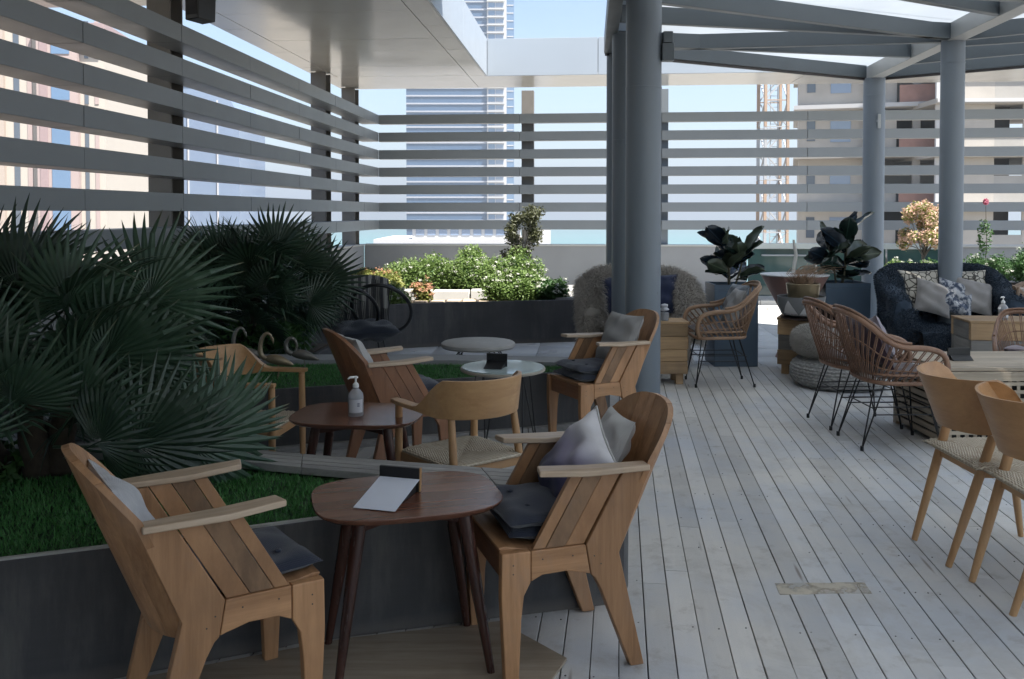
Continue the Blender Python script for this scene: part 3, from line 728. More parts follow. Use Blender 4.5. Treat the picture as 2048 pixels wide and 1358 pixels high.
def make_armchair(label, loc, rz):
    t_ = thing('armchair', label, 'chair', loc, rz, 'armchairs with woven cord seats')
    for s in (-1, 1):
        taper('leg', (s * .232, .225, .652), (s * .235, .228, 0), .018, .012, oak('z'), t_, mid=.004)
        taper('leg', (s * .185, -.165, .648), (s * .215, -.262, 0), .017, .012, oak('z'), t_, mid=.005)
        MB().bar((s * .222, .22, .385), (s * .205, -.205, .385), .024, .045).build('side_rail', oak('y'), t_, bevel=.004)
    MB().bar((-.22, .222, .385), (.22, .222, .385), .024, .045).build('front_rail', oak('x'), t_, bevel=.004)
    MB().bar((-.20, -.205, .385), (.20, -.205, .385), .024, .045).build('rear_rail', oak('x'), t_, bevel=.004)
    woven_seat(t_, .46, .46, .41)
    # arms sweep into a broad curved back
    P = [(-.245, .25), (-.252, .12), (-.250, 0), (-.235, -.10), (-.185, -.19), (-.10, -.248), (0, -.268), (.10, -.248), (.185, -.19), (.235, -.10), (.250, 0), (.252, .12), (.245, .25)]
    def path(s):
        q = s * (len(P) - 1); i = min(int(q), len(P) - 2); f = q - i
        p0, p1, p2, p3 = (Vector(P[max(i - 1, 0)]), Vector(P[i]), Vector(P[i + 1]), Vector(P[min(i + 2, len(P) - 1)]))
        return .5 * ((2 * p1) + (p2 - p0) * f + (2 * p0 - 5 * p1 + 4 * p2 - p3) * f * f + (3 * p1 - p0 - 3 * p2 + p3) * f ** 3)
    N = 49; vs = []; fs = []
    for i in range(N):
        s = i / (N - 1); p = path(s); d = (path(min(s + .01, 1)) - path(max(s - .01, 0))).normalized(); nr = Vector((d.y, -d.x))
        q = 1 - abs(2 * s - 1); k = max(0, min(1, (q - .30) / .26)); k = k * k * (3 - 2 * k)
        zb = .652 - .02 * k; zt = .674 + (.135 * k) + .01 * k * sin(pi * q / 2); w = .030 * (1 - k) + .010 * k
        if q < .05: w *= .75
        lean = .03 * k
        for (o_, z, ln) in ((-w, zb, 0), (w, zb, 0), (w, zt, lean), (-w, zt, lean)):
            vs.append((p.x + nr.x * o_ - 0, p.y + nr.y * o_ - ln * (1 if True else 0), z))
    for i in range(N - 1):
        for k in range(4): fs.append((i * 4 + k, i * 4 + (k + 1) % 4, i * 4 + 4 + (k + 1) % 4, i * 4 + 4 + k))
    fs += [(0, 3, 2, 1), (N * 4 - 4, N * 4 - 3, N * 4 - 2, N * 4 - 1)]
    MB().add(vs, fs).build('backrest', oak('x'), t_, fix=True, bevel=.005)
    return t_
acA = make_armchair('light wood armchair with a woven cord seat between the two small square tables', (-.243, 4.44, 0), face(-.62, .78))
acB = copy_thing(acA, 'light wood armchair half hidden behind the fan palm fronds', (-1.50, 5.12, 0), face(.98, -.12))

# ------------------------------------------------------------ shell back chairs at the right
PLY = wood('plywood_shell', (.48, .26, .11), (.38, .195, .08), 'x', .33, rv=.06, bump=.04)
CREAM = CORD
def make_shell_chair(label, loc, rz):
    t_ = thing('dining_chair', label, 'chair', loc, rz, 'curved shell back dining chairs')
    woven_seat(t_, .50, .46, .468, .05, wf=1.08)
    for s in (-1, 1):
        taper('leg', (s * .195, -.12, .60), (s * .165, -.30, 0), .021, .014, oak('z'), t_, mid=.003)
        taper('leg', (s * .20, .19, .445), (s * .205, .25, 0), .019, .013, oak('z'), t_, mid=.003)
        MB().bar((s * .20, .2, .43), (s * .185, -.17, .43), .022, .04).build('side_rail', oak('y'), t_, bevel=.004)
    MB().bar((-.19, .195, .43), (.19, .195, .43), .022, .04).build('front_rail', oak('x'), t_, bevel=.004)
    MB().bar((-.18, -.165, .43), (.18, -.165, .43), .022, .04).build('rear_rail', oak('x'), t_, bevel=.004)
    def f(u, v):
        a = (2 * u - 1) * 1.62; e = abs(2 * u - 1)
        r = .245 + .045 * v; x = r * sin(a); y = -.02 - r * cos(a) * .95 - .05 * v
        z0 = .60 + .10 * e ** 6; z1 = .845 + .02 * e - .10 * max(0, e - .8) * 3
        if e > .98: z0, z1 = z0 + .03, z1 - .02
        return (x, y, z0 + (z1 - z0) * v)
    def off(u, v):
        a = (2 * u - 1) * 1.62; return (-.011 * sin(a), .011 * cos(a), 0)
    MB().shell(f, 37, 9, off).build('backrest', PLY, t_, fix=True, smooth='auto')
    return t_
scA = make_shell_chair('light wood shell back chair nearest the lattice table at the right edge', (2.27, 4.20, 0), face(1, .02))
scB = copy_thing(scA, 'light wood shell back chair cut off by the right edge, nearest the camera', (2.29, 3.69, 0), face(1, -.02))

# ------------------------------------------------------------ small tables
def make_square_table(label, loc, rz, hgt, w, d):
    t_ = thing('side_table', label, 'table', loc, rz, 'small dark wood square tables')
    poly = []
    for k in range(72):
        a = 2 * pi * k / 72; e = 2 / 3.4
        x = abs(cos(a)) ** e * (1 if cos(a) > 0 else -1) * w / 2; y = abs(sin(a)) ** e * (1 if sin(a) > 0 else -1) * d / 2
        poly.append((x, y))
    top = MB(); n = 72; vs = []
    for sc_, z in ((.93, hgt - .024), (.985, hgt - .012), (1.0, hgt - .003), (.994, hgt)): vs += [(x * sc_, y * sc_, z) for x, y in poly]
    fs = [tuple(range(n))[::-1], tuple(range(3 * n, 4 * n))]
    for r in range(3):
        for i in range(n): j = (i + 1) % n; fs.append((r * n + i, r * n + j, r * n + n + j, r * n + n + i))
    tm = wood('table_top_wood', (.19, .085, .055), (.10, .04, .026), 'x', .19, rv=.04, bump=.03)
    top.add(vs, fs).build('table_top', tm, t_, smooth='auto')
    for sx in (-1, 1):
        for sy in (-1, 1):
            a = Vector((sx * w * .27, sy * d * .25, hgt - .03)); b = Vector((sx * w * .40, sy * d * .37, 0))
            MB().tube([a, a.lerp(b, .5), b], [.026, .021, .013], 12).build('leg', mahog('z'), t_, smooth='auto')
    b_ = MB().bar((-w * .27, -d * .25, hgt - .05), (w * .27, d * .25, hgt - .05), .03, .045).bar((-w * .27, d * .25, hgt - .051), (w * .27, -d * .25, hgt - .051), .03, .0449)
    b_.build('cross_brace', mahog('x'), t_)
    return t_
t1 = make_square_table('small dark square table holding the open menu holder', (-.375, 3.175, 0), .28, .60, .66, .50)
t2 = make_square_table('small dark square table holding the hand sanitizer bottle', (-.78, 4.55, 0), -.1, .58, .66, .52)
rt = thing('round_table', 'small round glass topped table with black hairpin legs', 'table', (-.06, 5.92, 0))
t = NT('clear_glass_top'); t.col((.55, .66, .66)); t.set(Roughness=.04, Metallic=0, Specular_IOR_Level=.9); GT = t.m
MB().lathe([(.262, 0), (.28, .006), (.282, .016), (.278, .022)], 48, (0, 0, .555)).build('table_top', wood('pale_top', (.42, .38, .32), (.32, .29, .24), 'x', .5, rv=.03), rt, smooth='auto')
MB().lathe([(.270, 0), (.272, .006)], 48, (0, 0, .5775)).build('glass', GT, rt)
for k in range(4):
    a = k * pi / 2 + .5; c_ = Vector((cos(a), sin(a), 0)); s_ = Vector((-sin(a), cos(a), 0))
    MB().tube([c_ * .17 + s_ * .055 + Vector((0, 0, .555)), c_ * .255 + s_ * .004 + Vector((0, 0, .02)), c_ * .26 + Vector((0, 0, .006)), c_ * .255 - s_ * .004 + Vector((0, 0, .02)), c_ * .17 - s_ * .055 + Vector((0, 0, .555))], .005, 6).build('leg', BLACK, rt)
st_ = thing('round_table', 'low round stone topped table with thin wire legs on the far paving', 'table', (-.31, 8.22, 0))
MB().lathe([(.29, 0), (.325, .006), (.34, .022), (.338, .045), (.325, .055)], 56, (0, 0, .36)).build('table_top', simple('terrazzo_stone', (.46, .44, .41), .6, .2, 14, bump=.3), st_, smooth='auto')
for k in range(4):
    a = k * pi / 2 + .7
    for dd in (-.16, .16):
        MB().tube([(.18 * cos(a + dd), .18 * sin(a + dd), .36), (.27 * cos(a + dd * .4), .27 * sin(a + dd * .4), .28), (.29 * cos(a + dd * .2), .29 * sin(a + dd * .2), .004)], .006, 6).build('leg', BLACK, st_)

# menu holders, sanitizer bottles
def menu_holder(label, loc, rz, paper=True, w=.15, slab=.11):
    t_ = thing('menu_holder', label, 'menu holder', loc, rz, 'black menu holders')
    MB().prism([(-.006, 0), (.006, 0), (.012, .085), (-.002, .085)], (-w / 2, w / 2), lambda a, b, q: (q, a, b)).build('upright', BLACK, t_, bevel=.002)
    MB().prism([(-.007, .002), (-.007, .040), (-slab, .004), (-slab, .002)], (-w / 2 + .01, w / 2 - .01), lambda a, b, q: (q, a, b)).build('foot', BLACK, t_)
    if paper:
        MB().prism([(-.0095, .0475), (-.0095, .0490), (-slab * 1.9, .0045), (-slab * 1.9, .0033)], (-w / 2 + .006, w / 2 + .004), lambda a, b, q: (q, a, b)).build('paper', simple('white_paper', (.72, .75, .84), .6, .02), t_)
        MB().prism([(-.0065, .003), (.0065, .003), (.0125, .086), (-.0015, .086)], (w / 2, w / 2 + .004), lambda a, b, q: (q, a, b)).build('edge_strip', oak('z'), t_)
    return t_
menu_holder('black menu holder with a sloping white sheet on the near dark table', (-.405, 3.215, .6), -.28, w=.155, slab=.12)
menu_holder('black menu holder on the round glass topped table', (-.10, 5.92, .585), -.22, False, .14, .12)
menu_holder('black menu holder on the lattice table at the right', (3.20, 6.42, .545), .1, False, .17, .06)
def sanitizer(label, loc, s=1.0):
    t_ = thing('sanitizer_bottle', label, 'bottle', loc, .4, 'hand sanitizer pump bottles')
    g = NT('clear_plastic') if 'clear_plastic' not in MATS else None
    if g: g.col((.86, .88, .92)); g.set(Roughness=.08, Transmission_Weight=.65, IOR=1.25); MATS['clear_plastic'] = g.m
    MB().lathe([(.034, 0), (.037, .004), (.037, .092), (.034, .108), (.022, .122), (.013, .130), (.013, .137)], 28).build('body', MATS['clear_plastic'], t_, smooth='auto')
    MB().lathe([(.0335, .006), (.0335, .085)], 24).build('gel', simple('clear_gel', (.62, .64, .70), .2, .02), t_, smooth='auto')
    lb_ = MB(); n = 16; vs = []; fs = []
    for i in range(n):
        a = -2.75 + 1.9 * i / (n - 1)
        for rr, z in ((.0372, .02), (.0372, .082), (.0384, .082), (.0384, .02)): vs.append((rr * cos(a), rr * sin(a), z))
    for i in range(n - 1):
        for k in range(4): fs.append((i * 4 + k, i * 4 + (k + 1) % 4, i * 4 + 4 + (k + 1) % 4, i * 4 + 4 + k))
    lb_.add(vs, fs).build('label', simple('white_label', (.60, .60, .64), .5, .03), t_, fix=True)
    MB().lathe([(.015, .136), (.015, .150), (.010, .156), (.005, .160), (.005, .178), (.012, .180), (.012, .186), (.004, .190)], 20).build('pump', simple('white_plastic', (.78, .78, .76), .35, .02), t_, smooth='auto')
    MB().tube([(0, 0, .184), (-.028, -.006, .186), (-.040, -.009, .179)], [.006, .0055, .004], 10).build('spout', MATS['white_plastic'], t_, smooth=True)
    for k in range(3): MB().box(-.002, .010, -.0002, .0002, .0, .003).build('mark', simple('blue_print', (.03, .05, .14), .5), t_).location = (-.038 * cos(.55) + .0, -.0384, .05 + k * .006) if False else (-.0005, -.0388, .05 + k * .006)
    t_.scale = (s,) * 3
    return t_
sanitizer('clear hand sanitizer bottle with white pump on the middle dark table', (-.785, 4.50, .58), 1.05)
sanitizer('small hand sanitizer bottle on the right timber block table', (4.42, 8.08, .636), 1.1)

# mat and tape on the deck
tag(sheet('floor_board', [(-1.55, 2.35), (-.10, 2.45), (.195, 3.17), (-.05, 3.46), (-.62, 3.32), (-1.35, 3.0)], .012, wood('worn_floor_board', (.42, .35, .27), (.28, .225, .165), 'x', .55, rv=.02, bump=.4, dark=(.17, .13, .09)), z0=.0015), 'worn brown floor board lying under the near dark table', 'floor board')
bpy.data.objects['floor_board'].pop('kind', None)
t = NT('worn_tape'); a_ = t.ramp(t.noise(t.map(), 9, 5), [(.44, (1, 1, 1)), (.60, (.0, .0, .0))])
t.col(t.mix((.58, .53, .44), (.42, .37, .29), t.noise(t.map(), 22, 5))); t.set(Roughness=.7, Alpha=t.math('ADD', t.math('MULTIPLY', a_, .75), .25))
b = MB(); rr = random.Random(4)
pl_ = [(-.205 + .03 * k, -.055 + rr.uniform(-.004, .004)) for k in range(14)] + [(.2 - .03 * k, .055 + rr.uniform(-.004, .004)) for k in range(14)]
tp_ = b.prism(pl_, (.0005, .0018), lambda a, c, z: (a, c, z)).build('tape', t.m, fix=True); tp_.location = (1.325, 3.79, 0); tp_.rotation_euler = (0, 0, .03)
tag(tp_, 'strip of worn beige tape across the deck boards', 'tape')

# ------------------------------------------------------------ rattan chairs on wire legs
RAT = wood('rattan_cane', (.29, .165, .105), (.19, .10, .06), 's', .42, rv=.08, bump=.3)
RATL = wood('pale_rattan_cane', (.36, .225, .135), (.24, .14, .08), 's', .42, rv=.06, bump=.3)
def smoothpath(P, n, closed=False):
    P = [Vector(p) for p in P]; m = len(P); out = []
    segs = m if closed else m - 1
    for i in range(segs):
        g = lambda k: P[k % m] if closed else P[max(0, min(m - 1, k))]
        p0, p1, p2, p3 = g(i - 1), g(i), g(i + 1), g(i + 2)
        for k in range(n):
            f = k / n; out.append(.5 * ((2 * p1) + (p2 - p0) * f + (2 * p0 - 5 * p1 + 4 * p2 - p3) * f * f + (3 * p1 - p0 - 3 * p2 + p3) * f ** 3))
    if not closed: out.append(P[-1])
    return out
def make_rattan(label, loc, rz, m=RAT):
    t_ = thing('rattan_armchair', label, 'chair', loc, rz, 'rattan armchairs on black wire legs')
    # one hoop: front foot of the arm, over the arm, up round the back and down again
    H = [(-.255, .25, .47), (-.268, .27, .56), (-.275, .235, .655), (-.275, .13, .695), (-.275, -.02, .705), (-.262, -.13, .745), (-.235, -.24, .84), (-.17, -.325, .905), (0, -.355, .925)]
    H += [(-x, y, z) for x, y, z in H[-2::-1]]
    hoop = smoothpath(H, 7)
    MB().tube(hoop, .0195, 12).build('hoop_frame', m, t_, smooth='auto')
    MB().tube([h + Vector((0, 0, .03)) if 25 < i < 88 else h for i, h in enumerate(hoop)][26:87], .010, 8).build('binding', m, t_, smooth='auto')
    S = smoothpath([(-.255, .25, .46), (-.265, .05, .46), (-.235, -.14, .46), (-.13, -.205, .46), (0, -.215, .46), (.13, -.205, .46), (.235, -.14, .46), (.265, .05, .46), (.255, .25, .46), (0, .27, .46)], 6, True)
    MB().tube(S, .015, 10, closed=True).build('seat_frame', m, t_, smooth='auto')
    S2 = [p + Vector((0, 0, .055)) for p in S]
    MB().tube(S2[:48], .009, 8).build('upper_rail', m, t_, smooth='auto')
    sp_ = MB(); 
    for i in range(4, len(hoop) - 4, 3):
        q = hoop[i]; fr = (i - 4) / (len(hoop) - 9)
        j = fr * 47; a = S[min(int(j), 47)].lerp(S[min(int(j) + 1, 48)], j - int(j))
        for dx in (-.007, .007):
            d = Vector((dx, dx * .4, 0)); mid = (a + q) / 2 + Vector((0, -.012 if q.y < -.1 else 0, 0))
            sp_.tube([a + d, mid + d, q + d], .0042, 5)
    o = sp_.build('spindles', m, t_, smooth=True); o['kind'] = 'stuff'
    wr = MB()
    for zf in (.35, .62):
        pts = []
        for i in range(4, len(hoop) - 4, 2):
            q = hoop[i]; fr = (i - 4) / (len(hoop) - 9); j = fr * 47; a = S[min(int(j), 47)]
            pts.append(a.lerp(q, zf))
        wr.tube(pts, .0055, 6)
    wr.build('weave_band', m, t_, smooth=True)
    cu = pillow_mesh(.46, .44, .06, 7, .02, 20, 3).build('seat_cushion', fabric('brown_grey_cushion', (.13, .10, .095), (.08, .06, .06)), t_, smooth=True); cu.location = (0, .03, .505)
    # hairpin legs
    for sx in (-1, 1):
        for sy in (-1, 1):
            F_ = Vector((sx * .205, sy * .265 - (0 if sy > 0 else .01), .012)); A = Vector((sx * .215, sy * .15 + .02, .45)); B_ = Vector((sx * .11, sy * .17 + .02, .45))
            MB().tube([A, F_ + (A - F_) * .03, F_, F_ + (B_ - F_) * .03, B_], .0055, 7).tube([F_ + Vector((0, 0, -.012)), F_ + Vector((0, 0, .02))], .012, 8).build('leg', BLACK, t_, smooth='auto')
    b = MB()
    for sx in (-.17, -.20, .17, .20):
        b.tube([(sx, -.20, .24 if abs(sx) > .18 else .285), (sx, .225, .24 if abs(sx) > .18 else .285)], .0045, 6)
    b.tube([(-.20, -.20, .285), (.20, -.20, .285)], .0045, 6).tube([(-.20, .225, .285), (.20, .225, .285)], .0045, 6).build('stretcher', BLACK, t_)
    return t_
rc1 = make_rattan('rattan armchair facing left in front of the left tall blue planter', (1.94, 8.40, 0), face(-1, -.03), RATL)
rc2 = make_rattan('rattan armchair with a dark purple pillow beside the lattice table', (2.62, 6.22, 0), face(1, .03))
rc3 = copy_thing(rc2, 'rattan armchair half behind the one with the purple pillow', (2.60, 6.80, 0), face(1, .08))
rc4 = copy_thing(rc2, 'rattan armchair cut off by the right edge beyond the lattice table', (4.03, 7.0, 0), face(-.5, -1), scale=.86)
PUR = fabric('purple_cotton', (.10, .065, .085), (.05, .03, .045))
pillow('pillow', 'plain grey pillow on the rattan chair before the blue planter', rc1, fabric('grey_linen', (.36, .35, .34)) if 0 else MATS['grey_linen'], (0, -.13, .72), (R(114), 0, 0), .36, .36, .12, 21)
pillow('pillow', 'dark floral pillow hanging over the back of the rattan chair', rc1, fabric('floral_blue', (.03, .045, .08), (.35, .38, .40), big=26), (.16, -.20, .80), (R(120), 0, .4), .26, .26, .09, 22)
pillow('pillow', 'dark purple pillow in the rattan chair nearest the camera', rc2, PUR, (.02, -.15, .70), (R(116), 0, .1), .38, .38, .12, 23)
pillow('pillow', 'lavender grey pillow leaning beside the dark purple one', rc2, fabric('lavender_cotton', (.36, .33, .37), (.30, .27, .31)), (.0, -.07, .72), (R(112), .2, -.1), .34, .34, .08, 24)
pillow('pillow', 'pinkish grey pillow on the rattan chair at the right edge', rc4, fabric('pinkish_cotton', (.30, .25, .27), (.26, .22, .24)), (0, .06, .58), (R(20), 0, 0), .36, .34, .10, 25)

# ------------------------------------------------------------ fur
def fur(name, surf, n, length, m, parent, droop=.5, w=.0022, seed=1, jitter=.35, segs=2, flip=1):
    r = np.random.default_rng(seed); P = []; N = []
    U = r.uniform(0, 1, (n, 2)); vs = np.zeros((n, 2 * segs + 1, 3))
    for i in range(n):
        u, v = U[i]; p = Vector(surf(u, v)); e = .004
        du = Vector(surf(min(u + e, 1), v)) - Vector(surf(max(u - e, 0), v)); dv = Vector(surf(u, min(v + e, 1))) - Vector(surf(u, max(v - e, 0)))
        nn = du.cross(dv) * flip
        nn = nn.normalized() if nn.length > 1e-12 else Vector((0, 0, 1))
        P.append(p); N.append(nn)
    P = np.array(P); N = np.array(N)
    d = N + r.normal(0, jitter, (n, 3)); d /= np.linalg.norm(d, axis=1)[:, None]
    sd = np.cross(d, r.normal(0, 1, (n, 3))); sd /= np.linalg.norm(sd, axis=1)[:, None]
    Lh = length * r.uniform(.5, 1.2, n)[:, None]; cur = P.copy(); dirv = d.copy()
    for k in range(segs):
        ww = w * (1 - k / segs * .6); vs[:, 2 * k] = cur - sd * ww; vs[:, 2 * k + 1] = cur + sd * ww
        cur = cur + dirv * Lh / segs; dirv = dirv + np.array([0, 0, -droop]); dirv /= np.linalg.norm(dirv, axis=1)[:, None]
    vs[:, 2 * segs] = cur
    fs = []
    K = 2 * segs + 1
    base = np.arange(n) * K
    F_ = []
    for k in range(segs - 1):
        a = base + 2 * k; F_.append(np.column_stack([a, a + 1, a + 3, a + 2]))
    quads = np.concatenate(F_).tolist() if F_ else []
    a = base + 2 * (segs - 1); tris = np.column_stack([a, a + 1, a + 2]).tolist()
    me = bpy.data.meshes.new(name); me.from_pydata(vs.reshape(-1, 3).tolist(), [], quads + tris); me.materials.append(m)
    o = link(bpy.data.objects.new(name, me)); adopt(o, parent); o['kind'] = 'stuff'; return o
def furmat(name, a, b, rough=.8):
    t = NT(name); t.col(t.mix(a, b, t.noise(t.map(), 10, 6, .7))); t.set(Roughness=rough, Sheen_Weight=.15, Specular_IOR_Level=.2); return t.m
FURB = furmat('beige_fur', (.36, .32, .28), (.66, .61, .55)); FURN = furmat('navy_fur', (.010, .018, .030), (.055, .080, .115)); FURG = furmat('grey_wool', (.36, .34, .31), (.58, .56, .52))
def tub_seat(name, label, loc, rz, W_, D_, zt, za, m, flen, n, fr_m, group=None, legs=True, fw=.0035):
    """upholstered tub: wall of half oval plan, throw all over it, seat with the throw falling off the front"""
    t_ = thing(name, label, 'armchair' if 'arm' in name else 'sofa', loc, rz, group)
    pw = 2.0 if 'arm' in name else 3.0
    def wall(u, v):             # u round the plan, v from inner foot over the top to outer foot
        a = -pi * .5 + (u - .5) * pi * 1.12
        cx = abs(cos(a)) ** (2 / pw) * (1 if cos(a) > 0 else -1); sy = abs(sin(a)) ** (2 / pw) * (1 if sin(a) > 0 else -1)
        e = abs(2 * u - 1); top = za + (zt - za) * (1 - max(0, (e - .30) / .70) ** 2.2)
        th = .12
        if v < .35: k = v / .35; off = -th; z = .44 + (top - .06 - .44) * k
        elif v < .65: k = (v - .35) / .3; off = -th * cos(k * pi); z = top - .06 + .06 * sin(k * pi)
        else: k = (v - .65) / .35; off = th; z = top - .06 - (top - .06 - .22) * k
        lean = .10 * (z - .3); rough_ = .012 * sin(17 * u + 9 * v) + .010 * sin(31 * u * v + 4)
        rx = W_ / 2 - .06 + off * .9 + lean * .5 + rough_; ry = D_ / 2 - .02 + off * .9 + lean + rough_
        return (rx * cx, ry * sy + .02, z)
    g_ = MB().grid(wall, 60, 26); g_.f += [tuple(j * 60 for j in range(26)), tuple(j * 60 + 59 for j in range(26))[::-1]]; g_.build('throw', m, t_, smooth=True)
    for s_ in (0, 1):
        e0 = Vector(wall(s_, 0)); e1 = Vector(wall(s_, 1)); ec = (e0 + e1) / 2
        def endc(u, v): return (ec.x + (v - .5) * (e1.x - e0.x) * 1.0, ec.y + .02 + .05 * sin(pi * u), .25 + (za - .32) * u + .0)
        fur('end_fur', endc, n // 14, flen, m, t_, seed=7 + s_, flip=-1 if (e1.x > e0.x) else 1, w=fw, jitter=.9, segs=3)
    fur('fur', wall, n, flen, m, t_, seed=3, flip=-1, w=fw, jitter=.6, segs=3)
    def seat(u, v):
        x = (u - .5) * (W_ - .28) * (1 - .1 * max(0, .4 - v)); s = v * 1.25
        if s < .9: y = -D_ / 2 + .22 + s * (D_ - .24); z = .47 + .02 * sin(9 * u) * sin(7 * v) - .02 * s
        else: q = (s - .9) / .35; y = -D_ / 2 + .22 + .9 * (D_ - .24) + .05 * sin(q * 1.5); z = .45 - q * .34
        return (x * (1 + .04 * sin(5 * v)), y, z)
    MB().grid(seat, 40, 30).build('seat_cover', m, t_, smooth=True)
    def seatn(u, v): return seat(1 - u, 1 - v) if False else seat(u, v)
    fur('seat_fur', seatn, n // 2, flen, m, t_, seed=4, w=fw, jitter=.6, segs=3)
    MB().box(-W_ / 2 + .22, W_ / 2 - .22, -D_ / 2 + .20, D_ / 2 - .16, .14, .42).build('base', fr_m, t_, bevel=.03)
    for sx in (-1, 1):
        for sy in (-1, 1): MB().tube([(sx * (W_ / 2 - .2), sy * (D_ / 2 - .2), .15), (sx * (W_ / 2 - .16), sy * (D_ / 2 - .16), 0)], [.022, .014], 10).build('leg', BLACK, t_)
    return t_
fc = tub_seat('tub_armchair', 'armchair under a shaggy beige fur throw behind the big round column', (1.34, 9.35, 0), R(180) + .08, 1.16, .85, .985, .62, FURB, .085, 30000, simple('dark_wicker', (.05, .04, .035), .8))
NAVY = fabric('navy_velvet', (.010, .016, .050), (.02, .03, .08), sheen=.5)
pillow('pillow', 'navy square pillow at the left inside the beige fur armchair', fc, NAVY, (.26, -.12, .72), (R(110), 0, .0), .44, .44, .14, 31)
pillow('pillow', 'navy square pillow at the right inside the beige fur armchair', fc, NAVY, (-.22, -.11, .74), (R(110), 0, -.1), .42, .44, .14, 32)
sf = tub_seat('tub_sofa', 'two seat sofa covered with dark navy fur and patterned pillows', (4.42, 9.02, 0), R(180), 1.20, .84, 1.06, .72, FURN, .022, 42000, simple('dark_wicker', (.05, .04, .035), .8))
# patterned pillows
t = NT('lattice_print'); vr = t.n('TexVoronoi', feature='DISTANCE_TO_EDGE'); vr.inputs['Scale'].default_value = 17; t.l(t.map(), vr.inputs[0])
t.col(t.ramp(vr.outputs[0], [(.05, (.05, .045, .04)), (.11, (.44, .41, .35))])); t.set(Roughness=.9); LAT = t.m
t = NT('blotch_print'); t.col(t.ramp(t.noise(t.map(), 17, 5, .7), [(.44, (.035, .05, .085)), (.56, (.42, .43, .45))])); t.set(Roughness=.9); BLO = t.m
pillow('pillow', 'cream lattice patterned pillow at the left of the navy fur sofa', sf, LAT, (.24, -.17, .80), (R(108), 0, .05), .42, .44, .13, 41)
pillow('pillow', 'cream lattice patterned pillow at the right of the navy fur sofa', sf, LAT, (-.24, -.17, .80), (R(108), 0, -.05), .42, .44, .13, 42)
pillow('pillow', 'plain taupe pillow leaning at the left front of the navy fur sofa', sf, fabric('taupe_velvet', (.30, .28, .27), (.22, .21, .20), big=14), (.17, -.04, .74), (R(114), .28, .0), .36, .36, .12, 43)
pillow('pillow', 'blue and white blotched pillow in the middle of the navy fur sofa', sf, BLO, (-.05, -.04, .74), (R(114), .30, .0), .36, .36, .12, 44)
pillow('pillow', 'grey brown pillow leaning at the right front of the navy fur sofa', sf, fabric('taupe_velvet', (.3, .28, .27)) if 0 else MATS['taupe_velvet'], (-.25, -.06, .75), (R(114), .25, .0), .38, .36, .12, 45)

# ------------------------------------------------------------ timber block tables
def block_table(label, loc, rz, w, d, h, courses, legs=True, dark=False):
    t_ = thing('block_table', label, 'table', loc, rz, 'tables of stacked timber blocks')
    z0 = .10 if legs else 0; ch = (h - z0 - .02) / courses
    for c_ in range(courses):
        za = z0 + c_ * ch + .001; zb = z0 + (c_ + 1) * ch - .002
        j = random.uniform(-.006, .006)
        m = crate('x') if not (dark and c_ == courses - 2) else wood('grey_crate_wood', (.25, .235, .21), (.15, .14, .13), 'x', .6, rv=.2, bump=.4)
        m2_ = crate('y') if not dark else wood('grey_crate_wood', (.25, .235, .21), (.15, .14, .13), 'y', .6, rv=.2, bump=.4)
        MB().box(-w / 2 + j, w / 2 - j, -d / 2, -d / 2 + .05, za, zb).build('timber', m, t_, bevel=.005)
        MB().box(-w / 2 + j, w / 2 - j, d / 2 - .05, d / 2, za, zb).build('timber', m, t_, bevel=.005)
        for s in (-1, 1):
            xa, xb = (w / 2 - .05 - j, w / 2 - j) if s > 0 else (-w / 2 + j, -w / 2 + .05 + j)
            MB().box(xa, xb, -d / 2 + .052, d / 2 - .052, za, zb).build('timber', m2_, t_, bevel=.005)
    k = max(3, int(d / .13))
    for i in range(k):
        MB().box(-w / 2 - .01, w / 2 + .01, -d / 2 + d * i / k + .002, -d / 2 + d * (i + 1) / k - .002, h - .02, h + random.uniform(-.001, .002)).build('top_plank', crate('x'), t_, bevel=.003)
    if legs:
        for sx in (-1, 1):
            for sy in (-1, 1): MB().box(sx * (w / 2 - .07) - .035, sx * (w / 2 - .07) + .035, sy * (d / 2 - .07) - .035, sy * (d / 2 - .07) + .035, 0, z0).build('leg', crate('z'), t_, bevel=.004)
    return t_
bt1 = block_table('pale timber block table between the big column and the rattan chair', (1.37, 8.48, 0), .02, .52, .34, .585, 4)
bt2 = block_table('weathered timber block table holding the triangle patterned bowl', (3.03, 9.02, 0), -.42, .62, .60, .56, 3, dark=True)
bt3 = block_table('brown timber block table in front of the navy fur sofa', (4.46, 8.18, 0), -.10, .70, .46, .635, 4, legs=False, dark=True)
# things on them
c_ = thing('candle_holder', 'glass candle holder with a white ragged candle on the pale timber table', 'candle holder', (1.43, 8.42, .587))
MB().lathe([(.035, 0), (.04, .004), (.042, .075), (.039, .078)], 20).build('glass', MATS['clear_plastic'], c_, smooth='auto')
b = MB(); rr = random.Random(3)
b.grid(lambda u, v: ((.035 + .012 * sin(v * 9)) * sin(pi * v) ** .5 * cos(2 * pi * u) * (1 + .25 * sin(u * 25 + v * 7)), (.035 + .012 * sin(v * 9)) * sin(pi * v) ** .5 * sin(2 * pi * u), .085 + .075 * v), 24, 12, True)
b.build('candle', simple('white_wax', (.55, .56, .60), .6), c_, smooth=True)
MB().lathe([(.03, .004), (.032, .06)], 16).build('wax', simple('grey_pebbles', (.12, .12, .13), .7, .5, 60), c_)
